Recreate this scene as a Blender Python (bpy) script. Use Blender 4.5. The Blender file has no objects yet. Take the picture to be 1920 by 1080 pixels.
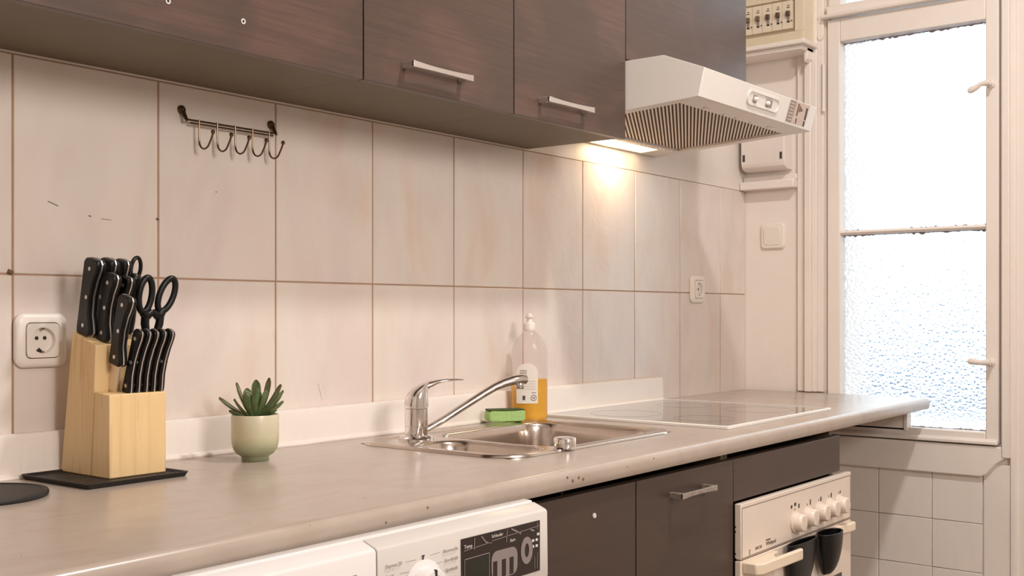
import bpy, math, random
from mathutils import Vector, Matrix
random.seed(7)
S = bpy.context.scene
COL = S.collection
PI = math.pi

# ------------------------------------------------------------------ camera, world, light, exposure
FPX = 2080.0
PSI = math.atan((2590.0 - 960.0) / FPX)          # angle between view axis and the tiled wall
CAM = (0.0, -1.6263, 1.15)
cd = bpy.data.cameras.new('camera')
cd.sensor_width = 36.0
cd.lens = 36.0 * FPX / 1920.0
cd.shift_y = 45.0 / 1920.0
cd.clip_start = 0.02
co = bpy.data.objects.new('camera', cd)
COL.objects.link(co)
co.location = CAM
co.rotation_euler = (PI / 2, 0, PSI - PI / 2)
S.camera = co

W = bpy.data.worlds.new('daylight')
S.world = W
W.use_nodes = True
bg = W.node_tree.nodes['Background']
bg.inputs['Color'].default_value = (0.86, 0.94, 1.0, 1)
bg.inputs['Strength'].default_value = 2.7

S.view_settings.view_transform = 'Standard'
S.view_settings.look = 'None'
S.view_settings.gamma = 1.0
S.view_settings.use_curve_mapping = False
S.view_settings.exposure = -0.07

LAMP_POWER = 33.0
FILL_POWER = 34.0
LAMP_COL = (1.0, 0.972, 0.940)
HOOD_POWER = 0.6

# ------------------------------------------------------------------ materials
def lin(c):
    c = c / 255.0
    return c / 12.92 if c <= 0.04045 else ((c + 0.055) / 1.055) ** 2.4
def rgb(r, g, b):
    return (lin(r), lin(g), lin(b), 1.0)

class NT:
    def __init__(s, name):
        s.m = bpy.data.materials.new(name)
        s.m.use_nodes = True
        s.t = s.m.node_tree
        s.p = s.t.nodes['Principled BSDF']
        s.out = s.t.nodes['Material Output']
    def n(s, typ, **kw):
        nd = s.t.nodes.new(typ)
        for k, v in kw.items():
            setattr(nd, k, v)
        return nd
    def l(s, a, b):
        s.t.links.new(a, b)
    def coords(s, scale=(1, 1, 1), rot=(0, 0, 0), kind='Object', rand=0.0):
        tc = s.n('ShaderNodeTexCoord')
        mp = s.n('ShaderNodeMapping')
        mp.inputs['Scale'].default_value = scale
        mp.inputs['Rotation'].default_value = rot
        s.l(tc.outputs[kind], mp.inputs['Vector'])
        if rand:
            oi = s.n('ShaderNodeObjectInfo')
            ml = s.n('ShaderNodeMath', operation='MULTIPLY')
            ml.inputs[1].default_value = rand
            s.l(oi.outputs['Random'], ml.inputs[0])
            cb = s.n('ShaderNodeCombineXYZ')
            for i in range(3):
                s.l(ml.outputs[0], cb.inputs[i])
            s.l(cb.outputs[0], mp.inputs['Location'])
        return mp.outputs['Vector']
    def noise(s, vec, scale, detail=3, rough=0.5, dist=0.0):
        nd = s.n('ShaderNodeTexNoise')
        nd.inputs['Scale'].default_value = scale
        nd.inputs['Detail'].default_value = detail
        nd.inputs['Roughness'].default_value = rough
        nd.inputs['Distortion'].default_value = dist
        s.l(vec, nd.inputs['Vector'])
        return nd.outputs['Fac']
    def ramp(s, fac, stops):
        nd = s.n('ShaderNodeValToRGB')
        el = nd.color_ramp.elements
        while len(el) < len(stops):
            el.new(0.5)
        for e, (p, c) in zip(el, stops):
            e.position = p
            e.color = c
        s.l(fac, nd.inputs['Fac'])
        return nd.outputs['Color']
    def mix(s, fac, a, b, mode='MIX'):
        nd = s.n('ShaderNodeMix', data_type='RGBA', blend_type=mode)
        for sock, val in ((nd.inputs[0], fac), (nd.inputs[6], a), (nd.inputs[7], b)):
            if hasattr(val, 'is_output'):
                s.l(val, sock)
            else:
                sock.default_value = val
        return nd.outputs[2]
    def bump(s, h, strength, dist=0.01, base=None):
        nd = s.n('ShaderNodeBump')
        nd.inputs['Strength'].default_value = strength
        nd.inputs['Distance'].default_value = dist
        s.l(h, nd.inputs['Height'])
        if base is not None:
            s.l(base, nd.inputs['Normal'])
        s.l(nd.outputs['Normal'], s.p.inputs['Normal'])
        return nd.outputs['Normal']
    def base(s, c):
        if hasattr(c, 'is_output'):
            s.l(c, s.p.inputs['Base Color'])
        else:
            s.p.inputs['Base Color'].default_value = c
    def set(s, **kw):
        nm = dict(rough='Roughness', metal='Metallic', spec='Specular IOR Level', trans='Transmission Weight', ior='IOR',
                  coat='Coat Weight', coatr='Coat Roughness', alpha='Alpha', em='Emission Strength', emc='Emission Color', sss='Subsurface Weight')
        for k, v in kw.items():
            s.p.inputs[nm[k]].default_value = v
        return s

M = {}
def plain(key, col, rough=0.5, metal=0.0, spec=0.5, var=0.06, vscale=8.0, bump=0.0, bscale=120.0, coat=0.0):
    t = NT(key)
    v = t.coords()
    if var:
        f = t.noise(v, vscale, 4)
        d = tuple(max(0, x * (1 - var)) for x in col[:3]) + (1,)
        e = tuple(min(1, x * (1 + var)) for x in col[:3]) + (1,)
        t.base(t.ramp(f, [(0.3, d), (0.7, e)]))
    else:
        t.base(col)
    t.set(rough=rough, metal=metal, spec=spec, coat=coat)
    if bump:
        t.bump(t.noise(v, bscale, 3), bump, 0.002)
    M[key] = t.m
    return t.m

# ceramic wall tile: cream with soft pink and grey brush strokes, glossy
def tile_material():
    t = NT('ceramic_tile')
    v = t.coords(scale=(5.0, 5.0, 2.2), rot=(0, 0.45, 0), rand=40.0)
    a = t.noise(v, 1.1, 4, 0.55, 0.6)
    b = t.noise(t.coords(scale=(6, 6, 2.6), rot=(0, -0.35, 0), rand=73.0), 1.4, 3, 0.5, 0.8)
    c1 = t.ramp(a, [(0.30, rgb(226, 209, 201)), (0.50, rgb(229, 217, 208)), (0.60, rgb(228, 214, 203)), (0.74, rgb(226, 203, 188))])
    c2 = t.ramp(b, [(0.45, (1, 1, 1, 1)), (0.72, (0.93, 0.925, 0.94, 1))])
    t.base(t.mix(1.0, c1, c2, 'MULTIPLY'))
    t.set(rough=0.22, spec=0.5)
    h = t.noise(t.coords(scale=(1, 1, 0.8), rand=11.0), 26.0, 4, 0.55, 1.2)
    t.bump(h, 0.11, 0.006)
    M['tile'] = t.m
tile_material()

def wood_dark(key, c_dark, c_mid, c_red, rough):
    t = NT(key)
    v = t.coords(scale=(2.0, 20, 60), rand=9.0)
    a = t.noise(v, 2.2, 6, 0.62, 0.7)
    patch = t.noise(t.coords(scale=(3.2, 3, 5), rand=21.0), 1.6, 2, 0.5, 0.4)
    fine = t.ramp(a, [(0.38, c_dark), (0.60, c_mid), (0.80, c_mid)])
    red = t.ramp(a, [(0.36, c_mid), (0.66, c_red)])
    pm = t.ramp(patch, [(0.50, (0, 0, 0, 1)), (0.66, (1, 1, 1, 1))])
    t.base(t.mix(pm, fine, red))
    t.set(rough=rough, spec=0.5)
    t.bump(a, 0.10, 0.002)
    M[key] = t.m
wood_dark('wenge', rgb(76, 60, 53), rgb(83, 65, 57), rgb(101, 75, 67), 0.34)
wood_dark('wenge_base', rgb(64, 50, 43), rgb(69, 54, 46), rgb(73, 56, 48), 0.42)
plain('carcass', rgb(104, 89, 69), 0.5, var=0.05)
plain('gap_dark', rgb(30, 20, 16), 0.7, var=0)

def worktop_material():
    t = NT('worktop_laminate')
    v = t.coords(scale=(1, 1.6, 1))
    a = t.noise(v, 7.0, 5, 0.6, 0.5)
    col = t.ramp(a, [(0.3, rgb(172, 156, 144)), (0.55, rgb(180, 166, 154)), (0.75, rgb(173, 155, 139))])
    sp = t.noise(t.coords(), 90.0, 2, 0.4)
    spots = t.ramp(sp, [(0.765, (1, 1, 1, 1)), (0.79, (0.45, 0.40, 0.38, 1))])
    t.base(t.mix(1.0, col, spots, 'MULTIPLY'))
    t.set(rough=0.30, spec=0.5)
    t.bump(t.noise(t.coords(), 60.0, 3), 0.03, 0.002)
    M['worktop'] = t.m
    t.set(rough=0.25)
worktop_material()

def pine():
    t = NT('pine_wood')
    v = t.coords(scale=(22, 22, 1.8))
    a = t.noise(v, 1.5, 4, 0.55, 1.4)
    w = t.n('ShaderNodeTexWave', wave_type='BANDS', bands_direction='X')
    w.inputs['Scale'].default_value = 0.55
    w.inputs['Distortion'].default_value = 5.0
    w.inputs['Detail'].default_value = 2.0
    w.inputs['Detail Scale'].default_value = 0.6
    t.l(v, w.inputs['Vector'])
    c1 = t.ramp(a, [(0.3, rgb(232, 196, 142)), (0.55, rgb(236, 204, 154)), (0.74, rgb(208, 156, 92))])
    c2 = t.ramp(w.outputs['Fac'], [(0.0, (0.86, 0.76, 0.62, 1)), (0.16, (1, 1, 1, 1)), (1, (1, 1, 1, 1))])
    t.base(t.mix(0.30, c1, c2, 'MULTIPLY'))
    t.set(rough=0.42)
    M['pine'] = t.m
pine()

def painted(key, col, bumpk=0.25):
    t = NT(key)
    v = t.coords()
    f = t.noise(v, 5.0, 5, 0.6)
    d = tuple(x * 0.95 for x in col[:3]) + (1,)
    t.base(t.ramp(f, [(0.3, d), (0.7, col)]))
    t.set(rough=0.38, spec=0.45)
    h1 = t.noise(t.coords(scale=(1, 1, 0.25)), 40.0, 4, 0.6, 0.4)
    t.bump(h1, bumpk, 0.004)
    M[key] = t.m
painted('paint_white', rgb(243, 232, 223))
painted('paint_upstand', rgb(240, 229, 220), 0.30)
painted('plaster', rgb(234, 223, 214), 0.15)
painted('room_wall', rgb(236, 228, 220), 0.05)
plain('grout', rgb(176, 142, 116), 0.85, var=0.1, vscale=20)
plain('grout_paint', rgb(205, 188, 172), 0.7, var=0.04)
plain('white_enamel', rgb(232, 225, 218), 0.32, var=0.02)
plain('white_plastic', rgb(238, 228, 218), 0.35, var=0.02)
plain('washer_panel', rgb(214, 206, 200), 0.3, var=0.01)
plain('white_glossy', rgb(232, 226, 224), 0.25, var=0.01)
plain('cream_plastic', rgb(238, 220, 196), 0.35, var=0.03)
plain('oven_cream', rgb(230, 214, 200), 0.3, var=0.02)
plain('fuse_beige', rgb(230, 214, 188), 0.45, var=0.05)
plain('breaker', rgb(230, 214, 190), 0.4, var=0.03)
plain('olive_switch', rgb(110, 96, 62), 0.5, var=0.05)
plain('brown_switch', rgb(88, 66, 54), 0.5, var=0.05)
plain('black_plastic', rgb(13, 12, 12), 0.36, spec=0.35, var=0.05)
plain('black_matte', rgb(30, 24, 22), 0.55, var=0.08)
plain('panel_black', rgb(44, 35, 33), 0.25, var=0.03)
plain('screen_black', rgb(36, 38, 33), 0.18, var=0)
plain('panel_grey', rgb(140, 128, 126), 0.4, var=0.03)
plain('print_dark', rgb(70, 60, 56), 0.6, var=0)
plain('perforation', rgb(70, 50, 36), 0.8, var=0)
plain('print_brown', rgb(128, 96, 78), 0.6, var=0)
plain('print_grey', rgb(150, 138, 130), 0.6, var=0)
plain('print_black', rgb(38, 32, 30), 0.6, var=0)
plain('print_white', rgb(220, 212, 208), 0.5, var=0)
plain('sticker_beige', rgb(206, 186, 172), 0.5, var=0.08, vscale=120)
plain('steel_brushed', rgb(198, 190, 184), 0.24, 1.0, var=0.03, vscale=60)
plain('sink_steel', rgb(196, 184, 174), 0.20, 1.0, var=0.04, vscale=30)
plain('chrome', rgb(226, 222, 220), 0.06, 1.0, var=0)
plain('handle_metal', rgb(214, 208, 204), 0.28, 0.85, var=0.02)
plain('handle_worn', rgb(176, 164, 156), 0.42, 0.7, var=0.25, vscale=180)
plain('antique_metal', rgb(98, 76, 57), 0.3, 0.9, var=0.15, vscale=150)
plain('blade', rgb(222, 216, 212), 0.34, 0.9, var=0)
plain('filter_base', rgb(104, 78, 58), 0.5, 0.3, var=0.15, vscale=60)
plain('filter_ridge', rgb(240, 226, 208), 0.4, 0.0, var=0.03)
plain('soil', rgb(96, 72, 56), 0.9, var=0.3, vscale=200, bump=0.8, bscale=400)
plain('sponge_green', rgb(172, 206, 128), 0.9, var=0.08, vscale=150, bump=0.6, bscale=500)
plain('sponge_scour', rgb(70, 84, 44), 0.95, var=0.2, vscale=300, bump=0.8, bscale=700)
plain('floor_tile', rgb(168, 150, 134), 0.5, var=0.08)
plain('hob_mark', rgb(84, 72, 68), 0.10, var=0)
plain('scratch', rgb(120, 92, 72), 0.8, var=0)
plain('scratch_white', rgb(244, 238, 232), 0.8, var=0)
plain('speck_blue', rgb(70, 92, 120), 0.8, var=0.2, vscale=2)  # colour of the added block that tints the glass specks
plain('lead_dark', rgb(150, 140, 146), 0.8, var=0.2, vscale=200)

def pot_material():
    t = NT('pot_glaze')
    tc = t.n('ShaderNodeTexCoord')
    sx = t.n('ShaderNodeSeparateXYZ')
    t.l(tc.outputs['Object'], sx.inputs[0])
    nz = t.noise(t.coords(), 25.0, 3)
    md = t.n('ShaderNodeMath', operation='MULTIPLY_ADD')
    md.inputs[1].default_value = 0.018
    t.l(nz, md.inputs[0])
    t.l(sx.outputs['Z'], md.inputs[2])
    mr = t.n('ShaderNodeMapRange')
    mr.inputs['From Min'].default_value = 0.0
    mr.inputs['From Max'].default_value = 0.09
    t.l(md.outputs[0], mr.inputs['Value'])
    t.base(t.ramp(mr.outputs[0], [(0.05, rgb(120, 126, 96)), (0.35, rgb(170, 172, 138)), (0.55, rgb(204, 196, 164)), (1, rgb(214, 204, 178))]))
    t.set(rough=0.28)
    M['pot'] = t.m
pot_material()

def leaf_material():
    t = NT('succulent_leaf')
    f = t.noise(t.coords(scale=(40, 40, 40), rand=5.0), 1.0, 3)
    t.base(t.ramp(f, [(0.35, rgb(66, 92, 54)), (0.65, rgb(112, 136, 86))]))
    t.set(rough=0.4)
    M['leaf'] = t.m
    plain('leaf_edge', rgb(112, 82, 56), 0.45, var=0.1)
leaf_material()

def thin_clear(key, tint, gloss=0.10):
    t = NT(key)
    tr = t.n('ShaderNodeBsdfTransparent')
    tr.inputs['Color'].default_value = tint
    gl = t.n('ShaderNodeBsdfGlossy')
    gl.inputs['Roughness'].default_value = 0.08
    lf = t.n('ShaderNodeLayerWeight')
    lf.inputs['Blend'].default_value = 0.25
    lw = t.n('ShaderNodeMath', operation='MULTIPLY')
    lw.inputs[1].default_value = 0.30
    t.l(lf.outputs['Facing'], lw.inputs[0])
    mx = t.n('ShaderNodeMixShader')
    t.l(lw.outputs[0], mx.inputs[0])
    t.l(tr.outputs[0], mx.inputs[1])
    t.l(gl.outputs[0], mx.inputs[2])
    t.l(mx.outputs[0], t.out.inputs['Surface'])
    M[key] = t.m
thin_clear('clear_plastic', (0.95, 0.93, 0.92, 1))
def amber():
    t = NT('amber_liquid')
    t.base((0.98, 0.60, 0.10, 1))
    t.set(trans=0.62, ior=1.15, rough=0.03)
    M['amber'] = t.m
amber()
def hob_glass():
    t = NT('hob_glass')
    t.base(rgb(60, 50, 46))
    t.set(rough=0.05, spec=0.9, coat=1.0)
    t.p.inputs['IOR'].default_value = 1.8
    M['hob_glass'] = t.m
hob_glass()
def pebbled_glass():
    t = NT('pebbled_glass')
    v = t.coords(scale=(1, 1, 1.25))
    vo = t.n('ShaderNodeTexVoronoi', feature='SMOOTH_F1')
    vo.inputs['Scale'].default_value = 95.0
    vo.inputs['Smoothness'].default_value = 0.5
    t.l(v, vo.inputs['Vector'])
    nz = t.noise(v, 160.0, 3, 0.6, 0.3)
    ad = t.n('ShaderNodeMath', operation='MULTIPLY_ADD')
    ad.inputs[1].default_value = 0.6
    t.l(nz, ad.inputs[0])
    t.l(vo.outputs['Distance'], ad.inputs[2])
    gl = t.n('ShaderNodeBsdfGlass')
    gl.inputs['IOR'].default_value = 1.45
    gl.inputs['Roughness'].default_value = 0.05
    gl.inputs['Color'].default_value = (0.96, 0.985, 1, 1)
    bp = t.n('ShaderNodeBump')
    bp.inputs['Strength'].default_value = 0.8
    bp.inputs['Distance'].default_value = 0.006
    t.l(ad.outputs[0], bp.inputs['Height'])
    t.l(bp.outputs[0], gl.inputs['Normal'])
    t.l(gl.outputs[0], t.out.inputs['Surface'])
    M['pebbled'] = t.m
    t = NT('flat_glass')
    g2 = t.n('ShaderNodeBsdfGlass')
    g2.inputs['IOR'].default_value = 1.45
    g2.inputs['Roughness'].default_value = 0.0
    g2.inputs['Color'].default_value = (0.97, 0.99, 1, 1)
    t.l(g2.outputs[0], t.out.inputs['Surface'])
    M['flat_glass'] = t.m
pebbled_glass()
def emit(key, col, k):
    t = NT(key)
    t.base(col)
    t.set(em=k, emc=col)
    M[key] = t.m
emit('lamp_glow', (1.0, 0.80, 0.52, 1), 5.0)
emit('ceiling_glow', (1.0, 0.88, 0.76, 1), 4.0)

# ------------------------------------------------------------------ mesh helpers
ORG = {}
class MB:
    def __init__(s):
        s.v = []
        s.f = []
    def add(s, vs, fs):
        o = len(s.v)
        s.v += [tuple(p) for p in vs]
        s.f += [tuple(i + o for i in f) for f in fs]
        return s
    def box(s, x0, x1, y0, y1, z0, z1):
        x0, x1 = sorted((x0, x1)); y0, y1 = sorted((y0, y1)); z0, z1 = sorted((z0, z1))
        return s.add([(x0, y0, z0), (x1, y0, z0), (x1, y1, z0), (x0, y1, z0), (x0, y0, z1), (x1, y0, z1), (x1, y1, z1), (x0, y1, z1)],
                     [(3, 2, 1, 0), (4, 5, 6, 7), (0, 1, 5, 4), (1, 2, 6, 5), (2, 3, 7, 6), (3, 0, 4, 7)])
    def loft(s, loops, cap0=True, cap1=True, closed=True):
        n = len(loops[0])
        vs = [p for lp in loops for p in lp]
        fs = []
        for i in range(len(loops) - 1):
            for j in range(n if closed else n - 1):
                k = (j + 1) % n
                fs.append((i * n + j, i * n + k, (i + 1) * n + k, (i + 1) * n + j))
        if cap0:
            fs.append(tuple(reversed(range(n))))
        if cap1:
            fs.append(tuple((len(loops) - 1) * n + j for j in range(n)))
        return s.add(vs, fs)
    def prism(s, poly, axis, a, b):
        def mk(t):
            if axis == 'x':
                return [(t, p[0], p[1]) for p in poly]
            if axis == 'y':
                return [(p[0], t, p[1]) for p in poly]
            return [(p[0], p[1], t) for p in poly]
        return s.loft([mk(a), mk(b)])
    def lathe(s, prof, n=32, c=(0, 0, 0), sx=1.0, sy=1.0, cap0=True, cap1=True):
        loops = []
        for r, z in prof:
            loops.append([(c[0] + sx * r * math.cos(2 * PI * i / n), c[1] + sy * r * math.sin(2 * PI * i / n), c[2] + z) for i in range(n)])
        return s.loft(loops, cap0, cap1)
    def disc(s, axis, c, r, h, n=24, r2=None):
        """short cylinder from centre c along axis by h"""
        r2 = r if r2 is None else r2
        l0, l1 = [], []
        for i in range(n):
            a, b = math.cos(2 * PI * i / n), math.sin(2 * PI * i / n)
            if axis == 'x':
                l0.append((c[0], c[1] + r * a, c[2] + r * b)); l1.append((c[0] + h, c[1] + r2 * a, c[2] + r2 * b))
            elif axis == 'y':
                l0.append((c[0] + r * a, c[1], c[2] + r * b)); l1.append((c[0] + r2 * a, c[1] + h, c[2] + r2 * b))
            else:
                l0.append((c[0] + r * a, c[1] + r * b, c[2])); l1.append((c[0] + r2 * a, c[1] + r2 * b, c[2] + h))
        return s.loft([l0, l1])
    def tube(s, pts, r, n=10, closed=False, sec=None):
        pts = [Vector(p) for p in pts]
        m = len(pts)
        rs = r if isinstance(r, (list, tuple)) else [r] * m
        up = None
        loops = []
        for i in range(m):
            if closed:
                t = pts[(i + 1) % m] - pts[i - 1]
            else:
                t = pts[min(i + 1, m - 1)] - pts[max(i - 1, 0)]
            t.normalize()
            if up is None:
                a = Vector((0, 0, 1)) if abs(t.z) < 0.9 else Vector((0, 1, 0))
                up = (a - t * a.dot(t)).normalized()
            else:
                up = (up - t * up.dot(t)).normalized()
            sd = t.cross(up)
            loops.append([pts[i] + rs[i] * (up * math.cos(2 * PI * j / n) * (sec[1] if sec else 1) + sd * math.sin(2 * PI * j / n) * (sec[0] if sec else 1)) for j in range(n)])
        if closed:
            loops.append(loops[0])
            return s.loft(loops, False, False)
        return s.loft(loops)
    def xf(s, mat):
        s.v = [tuple(mat @ Vector(p)) for p in s.v]
        return s
    def build(s, name, mat, parent=None, bevel=0.0, smooth=40, loc=None, seg=2):
        me = bpy.data.meshes.new(name)
        o0 = Vector(ORG.get(parent.name, (0, 0, 0))) if parent else Vector(loc or (0, 0, 0))
        me.from_pydata([tuple(Vector(p) - o0) for p in s.v], [], s.f)
        me.validate()
        if smooth:
            for p in me.polygons:
                p.use_smooth = True
            me.set_sharp_from_angle(angle=math.radians(smooth))
        me.materials.append(M[mat] if isinstance(mat, str) else mat)
        ob = bpy.data.objects.new(name, me)
        COL.objects.link(ob)
        if parent:
            ob.parent = parent
            ORG[ob.name] = tuple(o0)
        else:
            ob.location = o0
            ORG[ob.name] = tuple(o0)
        if bevel:
            b = ob.modifiers.new('bevel', 'BEVEL')
            b.width = bevel
            b.segments = seg
            b.limit_method = 'ANGLE'
            b.angle_limit = math.radians(35)
            b.harden_normals = False
        return ob

def tag(o, label, cat, group=None):
    o['label'] = label
    o['category'] = cat
    if group:
        o['group'] = group
    return o
def struct(o):
    o['kind'] = 'structure'
    return o
def thing(name, label, cat, loc=(0, 0, 0), group=None, rot=None, local=False):
    o = bpy.data.objects.new(name, None)
    o.empty_display_size = 0.02
    COL.objects.link(o)
    o.location = loc
    if rot:
        o.rotation_euler = rot
    ORG[o.name] = (0, 0, 0) if (local or rot) else tuple(loc)
    if label:
        tag(o, label, cat, group)
    return o
def rrect(x0, x1, y0, y1, r, n=6):
    """rounded rectangle, counter-clockwise 2D points"""
    pts = []
    for cx, cy, a0 in ((x1 - r, y1 - r, 0), (x0 + r, y1 - r, 90), (x0 + r, y0 + r, 180), (x1 - r, y0 + r, 270)):
        for i in range(n + 1):
            a = math.radians(a0 + 90 * i / n)
            pts.append((cx + r * math.cos(a), cy + r * math.sin(a)))
    return pts
def text_part(s, size, loc, rot, mat, parent, name='lettering', align='LEFT', shear=0.0, sx=1.0):
    cu = bpy.data.curves.new('txt', 'FONT')
    cu.body = s
    cu.size = size
    cu.extrude = 0.0001
    cu.align_x = align
    cu.shear = shear
    ob = bpy.data.objects.new('txt', cu)
    COL.objects.link(ob)
    dg = bpy.context.evaluated_depsgraph_get()
    me = bpy.data.meshes.new_from_object(ob.evaluated_get(dg))
    bpy.data.objects.remove(ob)
    mt = Matrix.Translation(Vector(loc) - Vector(ORG.get(parent.name, (0, 0, 0)))) @ rot.to_4x4() @ Matrix.Diagonal((sx, 1, 1, 1))
    me.transform(mt)
    me.materials.clear()
    me.materials.append(M[mat])
    o = bpy.data.objects.new(name, me)
    COL.objects.link(o)
    o.parent = parent
    return o
ROT_Y = Matrix(((1, 0, 0), (0, 0, -1), (0, 1, 0)))            # text on a face that looks towards -Y
ROT_X = Matrix(((0, 0, -1), (-1, 0, 0), (0, 1, 0)))           # text on a face that looks towards -X

# ------------------------------------------------------------------ room shell
XW = 3.3024            # plane of the window wall
X0T, TW = 0.8537, 0.2532
ZT0, ZT1, ZT2 = 0.877, 1.2075, 1.5405
CT = 0.90              # worktop height
XL, YF, ZC = -1.3, -3.1, 3.05
floor = struct(MB().box(XL - 0.1, XW + 0.3, YF - 0.1, 0.2, -0.1, 0.0).build('floor', 'floor_tile', smooth=0))
struct(MB().box(XL - 0.1, XW + 0.3, YF - 0.1, 0.2, ZC, ZC + 0.1).build('ceiling', 'room_wall', smooth=0))
struct(MB().box(XL - 0.1, XL, YF, 0.006, 0, ZC).build('wall_left', 'room_wall', smooth=0))
struct(MB().box(XL - 0.1, XW + 0.3, YF - 0.1, YF, 0, ZC).build('wall_front', 'room_wall', smooth=0))
wb = struct(MB().box(XL - 0.1, XW + 0.3, 0.0020, 0.2, 0, ZC).build('wall_back', 'grout', smooth=0))
plw = MB()
plw.box(XL, XW, 0.0008, 0.0022, ZT2 + 0.001, ZC)
plw.build('plaster', 'plaster', wb, smooth=0)
MB().box(XL, XW, 0.0008, 0.0022, 0, ZT0 - 0.002).build('plaster', 'plaster', wb, smooth=0)

def tile_mesh(w, h, d, key):
    m = MB()
    e = 0.0012
    m.loft([[(-w / 2, d, -h / 2), (w / 2, d, -h / 2), (w / 2, d, h / 2), (-w / 2, d, h / 2)],
            [(-w / 2, e, -h / 2), (w / 2, e, -h / 2), (w / 2, e, h / 2), (-w / 2, e, h / 2)],
            [(-w / 2 + e, 0, -h / 2 + e), (w / 2 - e, 0, -h / 2 + e), (w / 2 - e, 0, h / 2 - e), (-w / 2 + e, 0, h / 2 - e)]], False, True)
    me = bpy.data.meshes.new(key)
    me.from_pydata(m.v, [], [tuple(reversed(f)) for f in m.f])
    me.materials.append(M['tile'])
    return me
G = 0.0034
rows = [(ZT0, ZT1), (ZT1, ZT2)]
tm = {}
for r, (z0, z1) in enumerate(rows):
    for n in range(-8, 10):
        x0 = X0T + TW * n
        x1 = min(x0 + TW, XW)
        w, h = round(x1 - x0 - G, 5), round(z1 - z0 - G * (1 if r == 0 else 0.5), 5)
        if (w, h) not in tm:
            tm[(w, h)] = tile_mesh(w, h, 0.0028, 'tile')
        o = bpy.data.objects.new('tile', tm[(w, h)])
        COL.objects.link(o)
        o.parent = wb
        o.location = ((x0 + x1) / 2, random.uniform(-0.0003, 0.0003), (z0 + z1) / 2)
        o.rotation_euler = (random.uniform(-.0015, .0015), 0, random.uniform(-.0015, .0015))
# little scratches and chips on the tiles
def mark(pts, mat, r=0.0006, nm='scratch'):
    MB().tube([(x, -0.0008, z) for x, z in pts], r, 6).build(nm, mat, wb)
mark([(0.909, 1.3215), (0.918, 1.3185), (0.926, 1.3155)], 'scratch')
mark([(0.978, 1.3040), (0.982, 1.3030)], 'scratch', 0.0009)
mark([(1.000, 1.3005), (1.018, 1.2995)], 'scratch', 0.0004)
mark([(1.102, 1.3075), (1.1065, 1.306)], 'scratch', 0.0018, 'chip')
mark([(1.2235, 1.363), (1.2255, 1.3625)], 'scratch', 0.0007, 'chip')
mark([(1.465, 1.012), (1.470, 0.995), (1.475, 0.980)], 'scratch_white', 0.0007)
mark([(0.845, 1.212), (0.8525, 1.2085)], 'scratch', 0.0035, 'chip')

# window wall with its opening -------------------------------------------------
WY0, WY1, WZ0, WZ1 = -0.7892, -0.2754, 0.771, 2.95      # opening (frame outside)
wr = MB()
wr.box(XW, XW + 0.28, WY1, 0.2, 0, ZC)
wr.box(XW, XW + 0.28, YF - 0.1, WY0, 0, ZC)
wr.box(XW, XW + 0.28, WY0, WY1, 0, WZ0)
wr.box(XW, XW + 0.28, WY0, WY1, WZ1, ZC)
wr = struct(wr.build('wall_right', 'paint_white', smooth=0))
# painted-over 15 cm tiles below the window
tb = MB()
e = 0.0012
def wtile(y0, y1, z0, z1):
    o = MB().box(XW - 0.006, XW, y0 + 0.0008, y1 - 0.0008, z0 + 0.0008, z1 - 0.0008).build('tile', 'paint_white', wr, bevel=0.0014)
ys = [-0.737, -0.5963, -0.4395, -0.287, -0.137, -0.002]
zs = [0.0, 0.112, 0.260, 0.4086, 0.5485, 0.690]
for i in range(len(ys) - 1):
    for j in range(len(zs) - 1):
        wtile(ys[i], ys[i + 1], zs[j], zs[j + 1])

# trims
t = MB()
t.box(XW - 0.012, XW, -0.2150, -0.1835, 0.902, ZC)
t.box(XW - 0.026, XW, -0.2340, -0.2120, 0.902, ZC)
t.box(XW - 0.018, XW, -0.2500, -0.2330, 0.902, ZC)
t.box(XW - 0.012, XW, -0.2700, -0.2490, 0.902, ZC)
struct(t.build('trim_1', 'paint_white', bevel=0.003))
t = MB()
t.box(XW - 0.022, XW, -0.812, -0.7905, 0.742, ZC)
t.box(XW - 0.012, XW, -0.826, -0.811, 0.0, ZC)
struct(t.build('trim_2', 'paint_white', bevel=0.003))
t = MB()     # sill board with its cut corner
t.prism([(-0.002, 0.772), (-0.002, 0.684), (-0.735, 0.684), (-0.752, 0.692), (-0.775, 0.722), (-0.8095, 0.748), (-0.8095, 0.772)], 'x', XW - 0.020, XW)
struct(t.build('trim_3', 'paint_white', bevel=0.004))
t = MB()     # vertical board right of the tiles
t.box(XW - 0.008, XW, -0.8105, -0.740, 0.0, 0.72)
struct(t.build('trim_4', 'paint_white', bevel=0.002))
t = MB()     # picture-rail ledge on the short wall
t.box(XW - 0.040, XW, -0.1835, 0.0, 1.540, 1.566)
t.box(XW - 0.014, XW, -0.1835, 0.0, 1.566, 1.585)
struct(t.build('trim_5', 'paint_white', bevel=0.003))
t = MB()     # shelf under the fuse box
t.box(XW - 0.115, XW, -0.252, -0.001, 1.966, 1.980)
t.box(XW - 0.10, XW, -0.238, -0.001, 1.952, 1.966)
struct(t.build('trim_6', 'paint_white', bevel=0.003))
MB().prism([(-0.225, 1.966), (-0.238, 1.966), (-0.238, 1.93), (-0.228, 1.92)], 'x', XW - 0.06, XW).build('shelf_bracket', 'paint_white', bpy.data.objects['trim_6'], bevel=0.002)

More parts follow.
